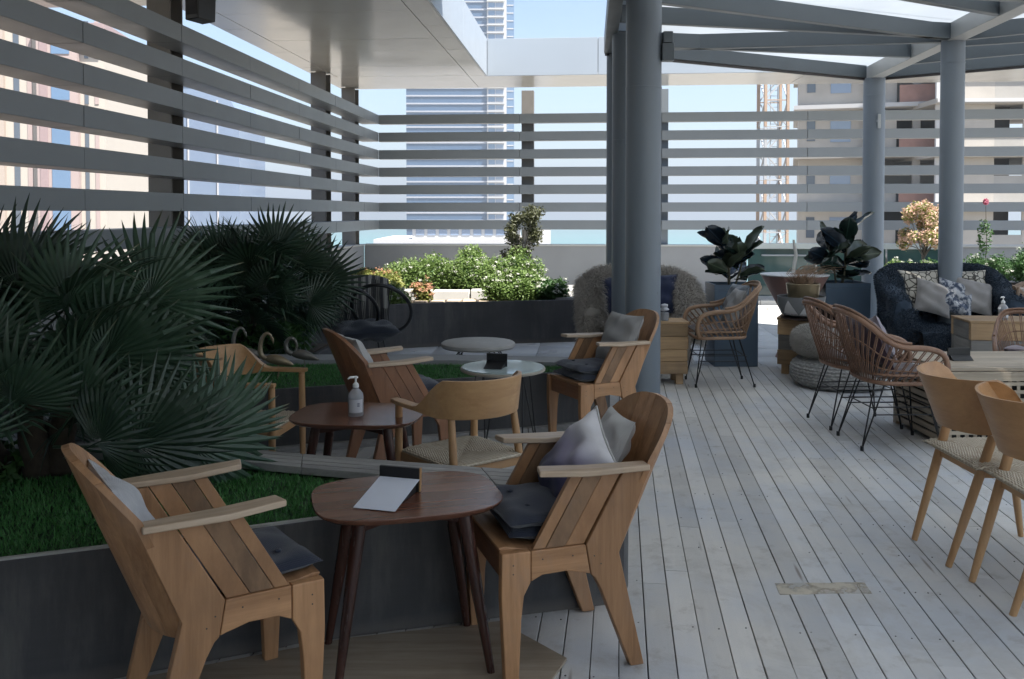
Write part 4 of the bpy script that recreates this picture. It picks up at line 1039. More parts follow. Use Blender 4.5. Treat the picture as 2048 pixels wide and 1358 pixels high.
# triangle bowl
bw = thing('patterned_bowl', 'large grey bowl with white triangles on the timber table', 'bowl', (2.86, 8.88, .563))
MB().lathe([(.14, 0), (.19, .03), (.222, .12), (.232, .20), (.222, .20), (.205, .12), (.17, .05), (.1, .03)], 48).build('bowl', simple('grey_glaze', (.20, .205, .21), .55), bw, smooth='auto')
bp_ = [(.191, .032), (.2225, .12), (.2325, .19)]
def bowl_r(z): return .19 + (.222 - .19) * min(1, (z - .03) / .09) + (.232 - .222) * max(0, (z - .12) / .08)
WG = simple('white_glaze', (.66, .66, .66), .45, .03)
for k in range(7):
    a0 = 2 * pi * k / 7 + .25; vs = []; fs = []; n = 10
    for j in range(n + 1):
        z = .022 + .148 * j / n; hw_ = (1 - j / n) * .44
        for i in range(5):
            a = a0 + hw_ * (i / 4 * 2 - 1); r = (bowl_r(max(z, .03)) - (.03 - z if z < .03 else 0)) + .0016; vs.append((r * cos(a), r * sin(a), z))
    for j in range(n):
        for i in range(4): fs.append((j * 5 + i, j * 5 + i + 1, j * 5 + i + 6, j * 5 + i + 5))
    MB().add(vs, fs).build('triangle', WG, bw, smooth=True)
gp = thing('brass_pot', 'brassy pot of dried grass standing inside the triangle bowl', 'plant pot', (2.90, 8.95, .60))
BR = simple('brass', (.30, .24, .15), .35, .25, 5, metallic=.7)
MB().lathe([(.10, .0), (.145, .12), (.165, .28), (.16, .285), (.14, .14), (.09, .02)], 36).build('pot', BR, gp, smooth='auto')
DRY = simple('dry_grass', (.30, .20, .13), .9, .4, 20)
b = MB()
rr = random.Random(8)
for k in range(420):
    a = rr.uniform(0, 2 * pi); r0 = rr.uniform(0, .12); l = rr.uniform(.08, .22); ln = rr.uniform(.2, 1.2)
    p = Vector((r0 * cos(a), r0 * sin(a), .25)); q = p + Vector((cos(a) * ln * l * .6, sin(a) * ln * l * .6, l * .7)); s_ = Vector((-sin(a), cos(a), 0)) * .0028
    mid = (p + q) / 2 + Vector((rr.uniform(-.02, .02), rr.uniform(-.02, .02), .02))
    b.add([p - s_, p + s_, mid + s_, q, mid - s_], [(0, 1, 2, 4), (4, 2, 3)])
o = b.build('dried_grass', DRY, gp); o['kind'] = 'stuff'
bb = thing('nut_bowl', 'small dark bowl filled with brown nuts on the timber table', 'bowl', (3.06, 8.66, .563))
MB().lathe([(.10, 0), (.135, .06), (.145, .115), (.137, .115), (.12, .05)], 32).build('bowl', simple('dark_brown_glaze', (.035, .018, .013), .35), bb, smooth='auto')
b = MB(); rr = random.Random(9)
for k in range(46):
    a = rr.uniform(0, 2 * pi); r0 = .118 * math.sqrt(rr.random()); c0 = (r0 * cos(a), r0 * sin(a), .108 + .02 * (1 - r0 / .12)); q = rr.uniform(.013, .019)
    b.grid(lambda u, v: (c0[0] + q * sin(pi * v) * cos(2 * pi * u), c0[1] + q * sin(pi * v) * sin(2 * pi * u), c0[2] + q * .8 * cos(pi * v)), 7, 5, True)
o = b.build('nuts', simple('nut_shell', (.28, .16, .09), .6, .4, 30), bb, smooth=True); o['kind'] = 'stuff'
tr = thing('tray', 'thin dark round tray under the bowls on the timber table', 'tray', (2.95, 8.80, .5615))
bw.location.z = .575; bb.location.z = .575; gp.location.z = .612
MB().lathe([(.27, 0), (.30, .003), (.305, .012), (.298, .012), (.29, .006)], 40).build('tray', simple('dark_tray', (.05, .03, .025), .4), tr, smooth='auto')
# cone planter with bare white branch behind
cp = thing('cone_planter', 'tall pinkish cone shaped planter with a white rim behind the timber table', 'planter', (3.12, 9.92, 0))
MB().lathe([(.20, 0), (.16, .1), (.06, .36), (.10, .42), (.36, .905)], 40).build('cone', simple('pink_brown_glaze', (.30, .17, .14), .6, .1), cp, smooth='auto')
MB().lathe([(.355, .905), (.368, .91), (.368, .92), (.33, .92)], 40).build('rim', WG, cp, smooth='auto')
MB().tube(smoothpath([(-.02, 0, .9), (0, 0, 1.05), (.012, 0, 1.14), (-.01, .0, 1.26), (-.012, 0, 1.30)], 5), [.020] * 8 + [.018] * 6 + [.013] * 7, 9).build('white_branch', simple('bleached_bark', (.60, .58, .54), .8, .15, 30), cp, smooth=True)
b = MB(); rr = random.Random(12)
for k in range(60):
    a = rr.uniform(-.5, 1.0); p = Vector((rr.uniform(-.1, .3), rr.uniform(-.1, .1), .91)); q = p + Vector((.28 * cos(a) * rr.random() + .05, rr.uniform(-.05, .05), rr.uniform(.0, .14)))
    b.tube([p, (p + q) / 2 + Vector((0, 0, .03)), q], [.004, .003, .001], 4)
o = b.build('twigs', DRY, cp); o['kind'] = 'stuff'

# pouf
pf = thing('knitted_pouf', 'round pale stone coloured knitted pouf on the deck', 'pouf', (3.04, 8.32, 0))
t = NT('knit_yarn'); w1 = t.n('TexVoronoi'); w1.inputs['Scale'].default_value = 34; t.l(t.map((1, 1, 1.4)), w1.inputs[0])
t.col(t.ramp(w1.outputs[0], [(.0, (.55, .54, .52)), (.6, (.32, .32, .31))])); t.bump(w1.outputs[0], 1.0, -.012); t.set(Roughness=.9)
def pouf(u, v):
    z = -.0 + .28 * v; r = .44 * (1 - abs(2 * v - .92) ** 3.2 * .26); q = 1 + .012 * sin(60 * u * 1.0) * 0
    r += .006 * sin(v * 60)
    if v > .97: r *= .5
    return (r * cos(2 * pi * u), r * sin(2 * pi * u), z)
MB().grid(pouf, 90, 60, True).add([(0, 0, .28)], []).build('pouf', t.m, pf, smooth=True)
pc = thing('fur_cushion', 'thick grey wool covered cushion lying on the knitted pouf', 'cushion', (3.04, 8.30, .262))
def cush(u, v):
    a = 2 * pi * u; b_ = (v - .5) * pi; rr_ = .42 * abs(cos(b_)) ** .45
    return (rr_ * cos(a) * (1 + .03 * sin(3 * a)), rr_ * sin(a) * .95,   .135 + .14 * (abs(sin(b_)) ** .8) * (1 if b_ > 0 else -1) + .02 * sin(2 * a + 1) + .012 * sin(7 * a))
MB().grid(cush, 60, 30, True).build('cover', FURG, pc, smooth=True)
fur('wool', cush, 30000, .035, FURG, pc, droop=.7, seed=9)

# ------------------------------------------------------------ tall blue planters with rubber plants
BLUE = simple('blue_grey_planter_paint', (.075, .115, .165), .45, .08, 2)
def tall_planter(label, loc, w=.455, h=.85):
    t_ = thing('tall_planter', label, 'planter', loc, .0, 'tall square blue grey planters')
    q = [(-w / 2, -w / 2), (w / 2, -w / 2), (w / 2, w / 2), (-w / 2, w / 2)]
    b = MB(); b.box(-w / 2, w / 2, -w / 2, w / 2, 0, h - .06); b.build('box', BLUE, t_, bevel=.004)
    b = MB().box(-w / 2, w / 2, -w / 2, -w / 2 + .02, h - .0585, h).box(-w / 2, w / 2, w / 2 - .02, w / 2, h - .0585, h).box(-w / 2, -w / 2 + .02, -w / 2 + .021, w / 2 - .021, h - .0585, h).box(w / 2 - .02, w / 2, -w / 2 + .021, w / 2 - .021, h - .0585, h)
    b.build('rim', BLUE, t_); MB().box(-w / 2 + .022, w / 2 - .022, -w / 2 + .022, w / 2 - .022, h - .058, h - .03).build('soil', SOIL, t_)
    return t_
tall_planter('left tall blue grey planter behind the rattan chair facing left', (2.325, 9.53, 0))
tall_planter('right tall blue grey planter behind the weathered timber table', (3.66, 10.02, 0), .49, .83)
def leafmat(name, a, b, rough, vein=True, trans=.0, spec=.5):
    t = NT(name); sp_ = t.n('SeparateXYZ'); t.l(t.map(), sp_.inputs[0])
    c = t.mix(a, b, t.noise(t.map(), 7, 4))
    if vein:
        vn = t.ramp(t.math('ABSOLUTE', sp_.outputs[0]), [(.0, (1, 1, 1)), (.05, (0, 0, 0))]); vn = t.ramp(t.math('MULTIPLY', t.math('ABSOLUTE', sp_.outputs[0]), 8), [(.02, (1, 1, 1)), (.06, (0, 0, 0))])
        c = t.mix(c, [min(1, x * 2.2) for x in b], vn)
    t.col(c); t.set(Roughness=rough, Specular_IOR_Level=spec)
    return t.m
RUB = [leafmat('rubber_leaf_dark', (.008, .020, .018), (.016, .034, .026), .25), leafmat('rubber_leaf_olive', (.030, .045, .030), (.05, .065, .04), .35), leafmat('rubber_leaf_bluish', (.006, .012, .022), (.012, .022, .034), .25)]
def leaf_mesh(Ln, Wd, curl, m, name='leaf'):
    def f(u, v):
        x = 2 * u - 1; wv_ = max(0, sin(pi * min(1, .04 + v * .955) ** 1.15)) ** .62
        return (x * Wd / 2 * max(wv_, .04), v * Ln, .05 * Wd * 2 * x * x * 1.6 - curl * v * v * Ln + .006 * sin(v * 20) * x)
    o = MB().grid(f, 7, 12).build(name, m, smooth=True); d = o.data; bpy.data.objects.remove(o); return d
def rubber_plant(label, loc, seed, hgt, n):
    t_ = thing('rubber_plant', label, 'plant', loc, 0, 'rubber plants in tall planters'); rr = random.Random(seed)
    LM = [leaf_mesh(.30, .175, c_, m) for c_ in (.05, .25) for m in RUB]
    bk = simple('green_brown_stem', (.10, .09, .055), .6)
    stems = []
    for k in range(3):
        a = 2 * pi * k / 3 + seed; top = Vector((cos(a) * .13, sin(a) * .10, hgt * (.62 + .2 * (k == 1)))); base = Vector((cos(a) * .04, sin(a) * .04, 0))
        MB().tube([base, base.lerp(top, .5) + Vector((.01, 0, 0)), top], [.012, .010, .007], 8).build('stem', bk, t_, smooth='auto'); stems.append((base, top))
    for i in range(n):
        base, top = stems[i % 3]; s = .18 + .82 * ((i // 3) / max(1, (n // 3 - 1))) ; p = base.lerp(top, min(1, s)); a = i * 2.4 + rr.uniform(-.3, .3)
        el = R(8 + 62 * s ** 1.3 + rr.uniform(-18, 18)); sc_ = (.85 + .28 * s) * rr.uniform(.85, 1.1)
        o = link(bpy.data.objects.new('leaf', rr.choice(LM))); o.location = p + Vector((cos(a), sin(a), 0)) * .03
        o.rotation_euler = Euler((el, rr.uniform(-1.0, 1.0), a - pi / 2), 'XYZ'); o.scale = (sc_,) * 3; adopt(o, t_)
    return t_
rubber_plant('dark rubber plant with broad leaves in the left tall blue planter', (2.325, 9.53, .82), 2, .56, 33)
rubber_plant('dark rubber plant with broad upright leaves in the right tall blue planter', (3.66, 10.02, .80), 5, .66, 36)

# ------------------------------------------------------------ lattice table, cross back chair, loop chair
lt = thing('lattice_table', 'low weathered wood table with lattice sides at the right edge', 'table', (3.42, 6.46, 0), .02)
LW = lambda ax: wood('weathered_table_wood', (.50, .42, .32), (.34, .28, .21), ax, .55, rv=.14, bump=.35)
TW, TD, TH = 1.0, .74, .545
for k in range(9):
    y0 = -TD / 2 + TD * k / 9
    MB().box(-TW / 2 + .05, TW / 2 - .05, y0 + .003, y0 + TD / 9 - .003, TH - .022, TH - random.uniform(0, .002)).build('top_slat', LW('x'), lt, bevel=.002)
for s in (-1, 1): MB().box(s * (TW / 2 - .024) - .024, s * (TW / 2 - .024) + .024, -TD / 2, TD / 2, TH - .024, TH + .001).build('top_edge', LW('y'), lt, bevel=.003)
MB().box(-TW / 2 + .01, TW / 2 - .01, -TD / 2 - .012, -TD / 2 + .012, TH - .09, TH - .026).build('apron', LW('x'), lt, bevel=.003)
MB().box(-TW / 2 + .02, TW / 2 - .02, -TD / 2 + .06, TD / 2 - .02, .02, TH - .1).build('inner_shade_box', simple('painted_dark_inside', (.03, .026, .022), .9), lt)  # dark fill added to paint the shade behind the lattice
for k in range(8):
    z = .035 + k * .0555; MB().box(-TW / 2 + .03, TW / 2 - .03, -TD / 2 - .006, -TD / 2 + .002, z, z + .023).build('lattice_slat', LW('x'), lt)
for k in range(16):
    x = -TW / 2 + .04 + k * .0585; MB().box(x, x + .023, -TD / 2 + .0025, -TD / 2 + .009, .03, TH - .09).build('lattice_slat', LW('z'), lt)
for k in range(9):
    z = .03 + k * .052; MB().box(-TW / 2 - .002, -TW / 2 + .012, -TD / 2 + .03, TD / 2 - .03, z, z + .038).build('side_slat', LW('y'), lt, bevel=.002)
for sx in (-1, 1):
    for sy in (-1, 1): MB().box(sx * (TW / 2 - .02) - .024, sx * (TW / 2 - .02) + .024, sy * (TD / 2 - .012) - .024, sy * (TD / 2 - .012) + .024, 0, TH - .026).build('corner_post', LW('z'), lt, bevel=.003)

xc = thing('cross_back_chair', 'brown wooden cross back chair cut off by the right edge behind the block table', 'chair', (5.22, 8.72, 0), R(178))
CB = lambda ax: wood('brown_chair_wood', (.27, .19, .13), (.18, .12, .08), ax, .5, rv=.05)
for s in (-1, 1):
    taper('leg', (s * .20, -.20, .86), (s * .20, -.22, 0), .017, .016, CB('z'), xc); taper('leg', (s * .20, .19, .45), (s * .21, .20, 0), .017, .014, CB('z'), xc)
MB().box(-.225, .225, -.21, .22, .43, .462).build('seat', CB('x'), xc, bevel=.01)
MB().tube(smoothpath([(-.235, -.205, .85), (-.14, -.24, .885), (0, -.25, .895), (.14, -.24, .885), (.235, -.205, .85)], 5), .024, 10).build('top_rail', CB('x'), xc, smooth='auto')
MB().bar((-.19, -.21, .84), (.19, -.225, .50), .03, .014, (0, 1, 0)).build('cross_slat', CB('x'), xc); MB().bar((.19, -.215, .84), (-.19, -.23, .50), .03, .014, (0, 1, 0)).build('cross_slat', CB('x'), xc)

lc = thing('loop_chair', 'black loop chair with a striped fringed throw beside the far fan palm', 'chair', (-1.47, 9.0, 0), R(180) + .35)
for s, cx in ((-1, -.17), (1, .17)):
    pts = [(cx + .30 * cos(a) * (1), -.02 + .36 * sin(a) * .75, .62 + .30 * sin(a + .35) * .9) for a in [2 * pi * k / 40 for k in range(40)]]
    MB().tube(pts, .019, 9, closed=True).build('loop', BLACK, lc, smooth='auto')
MB().tube(smoothpath([(-.36, -.26, .80), (-.2, -.36, .90), (0, -.38, .93), (.2, -.36, .90), (.36, -.26, .80)], 6), .018, 9).build('back_rail', BLACK, lc, smooth='auto')
b = MB()
for k in range(34):
    a = k / 33; x = (a - .5) * .66; zt_ = .93 - .10 * abs(2 * a - 1) ** 2; b.tube([(x, -.36 + .10 * abs(2 * a - 1), zt_), (x * .92, -.27, .62), (x * .8, -.16, .44)], .0045, 5)
b.build('cord_back', BLACK, lc)['kind'] = 'stuff'
pad = pillow_mesh(.62, .56, .18, 3, .03, 22, 2).build('seat_cushion', fabric('black_cushion', (.012, .016, .028), (.02, .026, .04)), lc, smooth=True); pad.location = (0, .0, .42)
for k in range(4):
    a = pi / 4 + k * pi / 2; MB().tube([(.2 * cos(a), .2 * sin(a), .38), (.30 * cos(a), .30 * sin(a), 0)], .010, 8).build('leg', BLACK, lc)
t = NT('striped_throw'); w1 = t.n('TexWave', bands_direction='X'); w1.inputs['Scale'].default_value = 4.2; w1.inputs['Distortion'].default_value = .4; t.l(t.map(), w1.inputs[0])
w2_ = t.n('TexWave', bands_direction='X'); w2_.inputs['Scale'].default_value = 17; w2_.inputs['Distortion'].default_value = .3; t.l(t.map(), w2_.inputs[0])
t.col(t.mix(t.ramp(w1.outputs['Fac'], [(.38, (.06, .06, .07)), (.5, (.38, .37, .35))]), (.10, .10, .11), t.ramp(w2_.outputs['Fac'], [(.80, (0, 0, 0)), (.9, (.8, .8, .8))]))); t.set(Roughness=.9)
tw = thing('fringed_throw', 'grey striped throw with fringe hanging over the black loop chair', 'throw', (0, 0, 0))
def thr(u, v):
    x = (u - .5) * .60; 
    return (x, -.355 + .10 * (x / .3) ** 2 * .3 + .05 * v - .02 * v * v, .955 - .46 * v + .012 * sin(u * 22) * v - .05 * abs(2 * u - 1) ** 3)
MB().shell(lambda u, v: (thr(u, v)[0], thr(u, v)[1] + .03 + .012 * sin(u * 18), thr(u, v)[2]), 40, 16, lambda u, v: (0, .008, 0)).build('cloth', t.m, tw, fix=True, smooth=True)
b = MB(); rr = random.Random(2)
for k in range(60):
    u = k / 59; p = Vector(thr(u, 1)) + Vector((0, .035, 0)); q = p + Vector((rr.uniform(-.015, .015), rr.uniform(0, .02), -rr.uniform(.06, .10))); b.tube([p, q], [.0035, .0015], 4)
o = b.build('fringe', simple('fringe_yarn', (.34, .33, .31), .9), tw); o['kind'] = 'stuff'
put(lc, tw, (0, 0, 0))

# flamingo figures on the far turf
def flamingo(label, loc, rz, m, pose):
    t_ = thing('flamingo_figure', label, 'ornament', loc, rz, 'metal bird figures on the turf')
    def body(u, v):
        a = 2 * pi * u; s = v; r = .062 * (sin(pi * min(1, s * 1.0)) ** .6) * (1 - .35 * s)
        return (-.14 + .30 * s, r * .8 * cos(a), .20 + r * sin(a) - .05 * s * s * 1.4)
    MB().grid(body, 18, 16, True).build('body', m, t_, smooth=True)
    if pose == 'up': nk = [(-.12, 0, .20), (-.165, 0, .24), (-.175, 0, .33), (-.15, 0, .42), (-.11, 0, .455), (-.075, 0, .44), (-.06, 0, .41)]
    else: nk = [(-.12, 0, .20), (-.17, 0, .235), (-.18, 0, .31), (-.14, 0, .36), (-.09, 0, .34), (-.07, 0, .28), (-.08, 0, .24)]
    pts = smoothpath(nk, 5); n = len(pts)
    MB().tube(pts, [.020 * (1 - k / n) + .009 for k in range(n)], 10).build('neck', m, t_, smooth=True)
    e = Vector(nk[-1]); d = (e - Vector(nk[-2])).normalized()
    MB().tube([e - d * .02, e + d * .012, e + d * .045 + Vector((-.006, 0, 0)), e + d * .07 + Vector((-.018, 0, 0))], [.012, .017, .009, .003], 10).build('head', m, t_, smooth=True)
    t_.scale = (.72,) * 3
    for s in (-1, 1): MB().tube([(-.0, s * .02, .16), (.012, s * .024, .08), (-.005, s * .026, 0)], .0045, 6).build('leg', m, t_)
    return t_
FM1 = simple('pale_bronze', (.30, .235, .15), .35, .2, 12, metallic=.4); FM2 = simple('dull_grey_metal', (.16, .15, .13), .4, .3, 20, metallic=.4)
flamingo('pale bronze flamingo figure with raised curved neck on the turf', (-1.71, 6.55, .39), .1, FM1, 'up')
flamingo('dull grey flamingo figure with folded neck beside the bronze one', (-1.56, 6.72, .40), .15, FM2, 'down')
flamingo('dull grey flamingo figure partly behind the palm fronds', (-1.98, 6.8, .40), .3, FM2, 'up')

# ------------------------------------------------------------ fan palms
def transmat(name, a, b, rough=.4, tr=.25, sc=6, rnd=True, src='Object'):
    t = NT(name); c = t.mix(a, b, t.noise(t.map(), sc, 4))
    if rnd:
        br = t.math('ADD', t.math('MULTIPLY', t.rnd(), .5), .75); cc = t.n('CombineXYZ')
        for i in range(3): t.l(br, cc.inputs[i])
        c = t.mix(c, cc.outputs[0], 1, 'MULTIPLY')
    t.col(c); t.set(Roughness=rough)
    x = t.n('BsdfTranslucent'); t.l(c, x.inputs[0]); ms = t.n('MixShader'); ms.inputs[0].default_value = tr
    t.l(t.b.outputs[0], ms.inputs[1]); t.l(x.outputs[0], ms.inputs[2]); t.l(ms.outputs[0], t.o.inputs[0]); return t.m
t = NT('palm_frond'); c = t.mix((.024, .056, .036), (.055, .098, .056), t.noise(t.map(), 6, 4)); br = t.math('ADD', t.math('MULTIPLY', t.rnd(), .8), .6); cc = t.n('CombineXYZ')
for i in range(3): t.l(br, cc.inputs[i])
c = t.mix(c, cc.outputs[0], 1, 'MULTIPLY')
ds_ = t.n('VectorMath', operation='DISTANCE'); t.l(t.map(), ds_.inputs[0]); ds_.inputs[1].default_value = (0, .36, 0)      # yellowed, browned leaf tips
tipm = t.math('MULTIPLY', t.ramp(t.math('ADD', ds_.outputs['Value'], t.math('MULTIPLY', t.noise(t.map(), 22, 3), .10)), [(.47, (0, 0, 0)), (.56, (1, 1, 1))]), t.ramp(t.rnd(), [(.2, (0, 0, 0)), (.9, (.85, .85, .85))]))
c = t.mix(c, (.20, .16, .085), tipm); t.col(c); t.set(Roughness=.36)
x = t.n('BsdfTranslucent'); t.l(c, x.inputs[0]); ms = t.n('MixShader'); ms.inputs[0].default_value = .16
t.l(t.b.outputs[0], ms.inputs[1]); t.l(x.outputs[0], ms.inputs[2]); t.l(ms.outputs[0], t.o.inputs[0]); PALM = t.m
PETI = simple('palm_petiole', (.05, .07, .035), .5); TRUNK = simple('palm_trunk', (.06, .045, .032), .95, .5, 30, bump=1, bs=40)
def frond_mesh(seed, pet=.36, Rr=.50, n=29, spread=236):
    r = random.Random(seed); b = MB()
    hub = Vector((0, pet, -.04 * 0)); tilt = r.uniform(-.35, .15)
    b.tube([(0, 0, 0), (0, pet * .5, .012), (0, pet, 0), (0, pet + .05, .0)], [.008, .0065, .005, .003], 6)
    for k in range(n):
        f = (k + .5) / n; a = R(-spread / 2 + spread * f) + r.uniform(-.012, .012); dth = R(spread / n) / 2
        L_ = Rr * (.80 + .20 * cos(a * .55)) * r.uniform(.92, 1.05); J = .52
        d = Vector((sin(a), cos(a), 0)); s_ = Vector((cos(a), -sin(a), 0))
        ds = r.uniform(.02, .22); kink = r.random() < .12
        rad = [.012, L_ * .22, L_ * J, L_ * .70, L_ * .86, L_]
        rows = []
        for i, q in enumerate(rad):
            w = q * math.tan(dth) * 1.03 if q <= L_ * J + 1e-6 else L_ * J * math.tan(dth) * max(0, 1 - (q - L_ * J) / (L_ * (1 - J))) ** .75 * 1.02
            w = max(w, .0006); qq = q / L_
            z = -.10 * qq * qq * L_ * (1 + 1.2 * abs(a) / 2.3) - ds * max(0, qq - .55) ** 1.6 * L_ * 2.0 - (max(0, qq - .7) * .35 * L_ * 2 if kink else 0) + .02 * sin(a * 2 + tilt)
            c = hub + d * q * (1 - .06 * qq) + Vector((0, 0, z)); rid = min(w * .55, .006)
            rows.append((c - s_ * w, c + Vector((0, 0, rid)), c + s_ * w))
        vs = [p for row in rows for p in row]; fs = []
        for i in range(len(rad) - 1):
            o = i * 3; fs += [(o, o + 1, o + 4, o + 3), (o + 1, o + 2, o + 5, o + 4)]
        b.add(vs, fs)
    o = b.build('frond', PALM); d = o.data; bpy.data.objects.remove(o); return d
FR = [frond_mesh(i) for i in range(7)]
def palm(label, loc, trunks, seed, sc=1.0, fixed=()):
    t_ = thing('fan_palm', label, 'palm', loc, 0); rr = random.Random(seed); L0 = Vector(loc)
    for (x, y, h, n, hor) in trunks:
        base = Vector((x * .5, y * .5, 0)); top = Vector((x, y, h))
        pts = smoothpath([base, base.lerp(top, .5) + Vector((x * .1, y * .1, 0)), top], 5)
        MB().tube(pts, [.06 - .018 * k / len(pts) + (.007 if k % 2 else 0) for k in range(len(pts))], 12).build('trunk', TRUNK, t_, smooth=True)
        for i in range(n):
            s = (i + .5) / n; el = R(84 - 88 * s ** .9 + rr.uniform(-9, 9)); az = i * 2.39996 + rr.uniform(-.25, .25) + seed
            o = link(bpy.data.objects.new('frond', rr.choice(FR))); o.location = top + Vector((cos(az) * .02, sin(az) * .02, -.12 * s))
            o.rotation_euler = Euler((el, rr.uniform(-.5, .5), az - pi / 2)); q = sc * rr.uniform(.85, 1.15); o.scale = (q, q, q); adopt(o, t_)
    for (hx, hz, d, lean, el, q) in fixed:       # fan hub place, lean to the right in degrees, rise
        RR = Matrix.Rotation(R(lean), 3, 'Y') @ Matrix.Rotation(R(el), 3, 'X')
        o = link(bpy.data.objects.new('frond', rr.choice(FR))); o.location = Vector((hx, d, hz)) - L0 - RR @ Vector((0, .36 * q, 0))
        o.rotation_euler = RR.to_euler(); o.scale = (q,) * 3; adopt(o, t_)
    return t_
palm('large dark fan palm filling the left side of the near turf planter', (-2.05, 4.0, .42),
     [(-.12, -.02, .60, 7, 0), (.02, .06, .40, 5, 0), (-.50, .10, .50, 8, 0), (-.1, .12, .22, 4, 0)], 1, .92,
     fixed=[(-1.60, 1.22, 3.95, 24, 84, .86), (-2.14, 1.26, 3.9, -8, 88, .88), (-1.88, 1.20, 3.8, 6, 92, .80), (-2.08, 1.08, 3.55, 8, 104, .58), (-1.62, .98, 3.9, 62, 84, .74), (-1.70, 1.0, 3.75, 44, 98, .82),
            (-1.38, .60, 3.85, 84, 62, .92), (-1.52, .66, 3.62, 92, 76, .86), (-1.50, .58, 3.75, 104, 62, .78), (-2.25, .92, 3.6, -36, 96, .8), (-1.95, .86, 3.5, -4, 112, .74),
            (-1.72, .84, 3.55, 40, 112, .72), (-1.34, .62, 4.0, 90, 50, .84), (-2.5, 1.2, 3.9, -20, 88, .85), (-1.62, .70, 3.5, 64, 118, .66), (-2.15, .72, 3.4, -20, 120, .7)])
pb = thing('palm_bed', 'dark low planting bed under the far fan palm', 'planter', (-2.5, 8.1, 0), -PHI)
MB().box(-1.2, .75, -.55, .6, -.03, .33).build('wall', DARKWALL, pb, bevel=.006); MB().box(-1.15, .70, -.50, .55, .331, .345).build('soil', SOIL, pb)
palm('far dark fan palm behind the flamingo figures', (-2.3, 8.05, .33),
     [(.0, 0, .60, 10, 0), (.10, .05, .34, 6, 0), (-.42, .1, .46, 10, 0), (.0, -.15, .22, 7, 0)], 4, .95,
     fixed=[(-2.10, 1.26, 8.0, 2, 88, .95), (-2.58, 1.18, 8.0, -16, 90, .9), (-1.72, .98, 8.0, 58, 86, .95), (-1.90, 1.14, 8.0, 30, 84, .9), (-2.35, 1.1, 7.9, -2, 98, .85), (-1.78, .80, 7.9, 76, 90, .72), (-2.1, .9, 7.8, 10, 110, .8), (-2.5, .85, 7.8, -30, 108, .8)])
# low ground cover under the near palm and round the far one
def leaf_cloud(name, pts, size, m, parent=None, up=.5, aspect=.5, seed=1, stuff=True):
    r = np.random.default_rng(seed); n = len(pts); P = np.asarray(pts)
    nrm = r.normal(0, 1, (n, 3)); nrm[:, 2] = np.abs(nrm[:, 2]) + up; nrm /= np.linalg.norm(nrm, axis=1)[:, None]
    a = np.cross(nrm, r.normal(0, 1, (n, 3))); a /= np.linalg.norm(a, axis=1)[:, None]; b = np.cross(nrm, a)
    s = size * r.uniform(.6, 1.35, n)[:, None]
    V = np.stack([P - a * s, P + b * s * aspect - nrm * s * .12, P + a * s, P - b * s * aspect - nrm * s * .12], 1)
    me = bpy.data.meshes.new(name); me.from_pydata(V.reshape(-1, 3).tolist(), [], np.arange(4 * n).reshape(-1, 4).tolist()); me.materials.append(m)
    o = link(bpy.data.objects.new(name, me))
    if parent: adopt(o, parent)
    if stuff: o['kind'] = 'stuff'
    return o
def lump_pts(n, blobs, seed, shell=.35):
    r = np.random.default_rng(seed); out = []
    w = np.array([b[3] * b[4] * b[5] for b in blobs]); w = w / w.sum()
    k = r.choice(len(blobs), n, p=w); B = np.array(blobs)[k]
    d = r.normal(0, 1, (n, 3)); d /= np.linalg.norm(d, axis=1)[:, None]
    rad = (1 - shell * r.uniform(0, 1, n) ** 1.5)[:, None] * (1 + .14 * np.sin(d[:, :1] * 7 + k[:, None]) * np.cos(d[:, 1:2] * 9)) * r.uniform(.85, 1.12, n)[:, None]
    return B[:, :3] + d * B[:, 3:6] * rad
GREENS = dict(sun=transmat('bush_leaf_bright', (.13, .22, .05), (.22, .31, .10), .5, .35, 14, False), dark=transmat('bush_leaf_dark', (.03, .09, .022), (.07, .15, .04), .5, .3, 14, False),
              yel=transmat('bush_leaf_yellow', (.20, .24, .05), (.30, .30, .09), .5, .35, 14, False), olive=transmat('tree_leaf_olive', (.05, .06, .025), (.09, .095, .04), .5, .25, 14, False))
WHF = transmat('white_petal', (.50, .52, .44), (.62, .62, .56), .6, .3, 30, False); PKF = transmat('orange_petal', (.45, .20, .10), (.50, .30, .20), .6, .3, 20, False)
STEM = simple('bush_stem', (.08, .06, .04), .8)
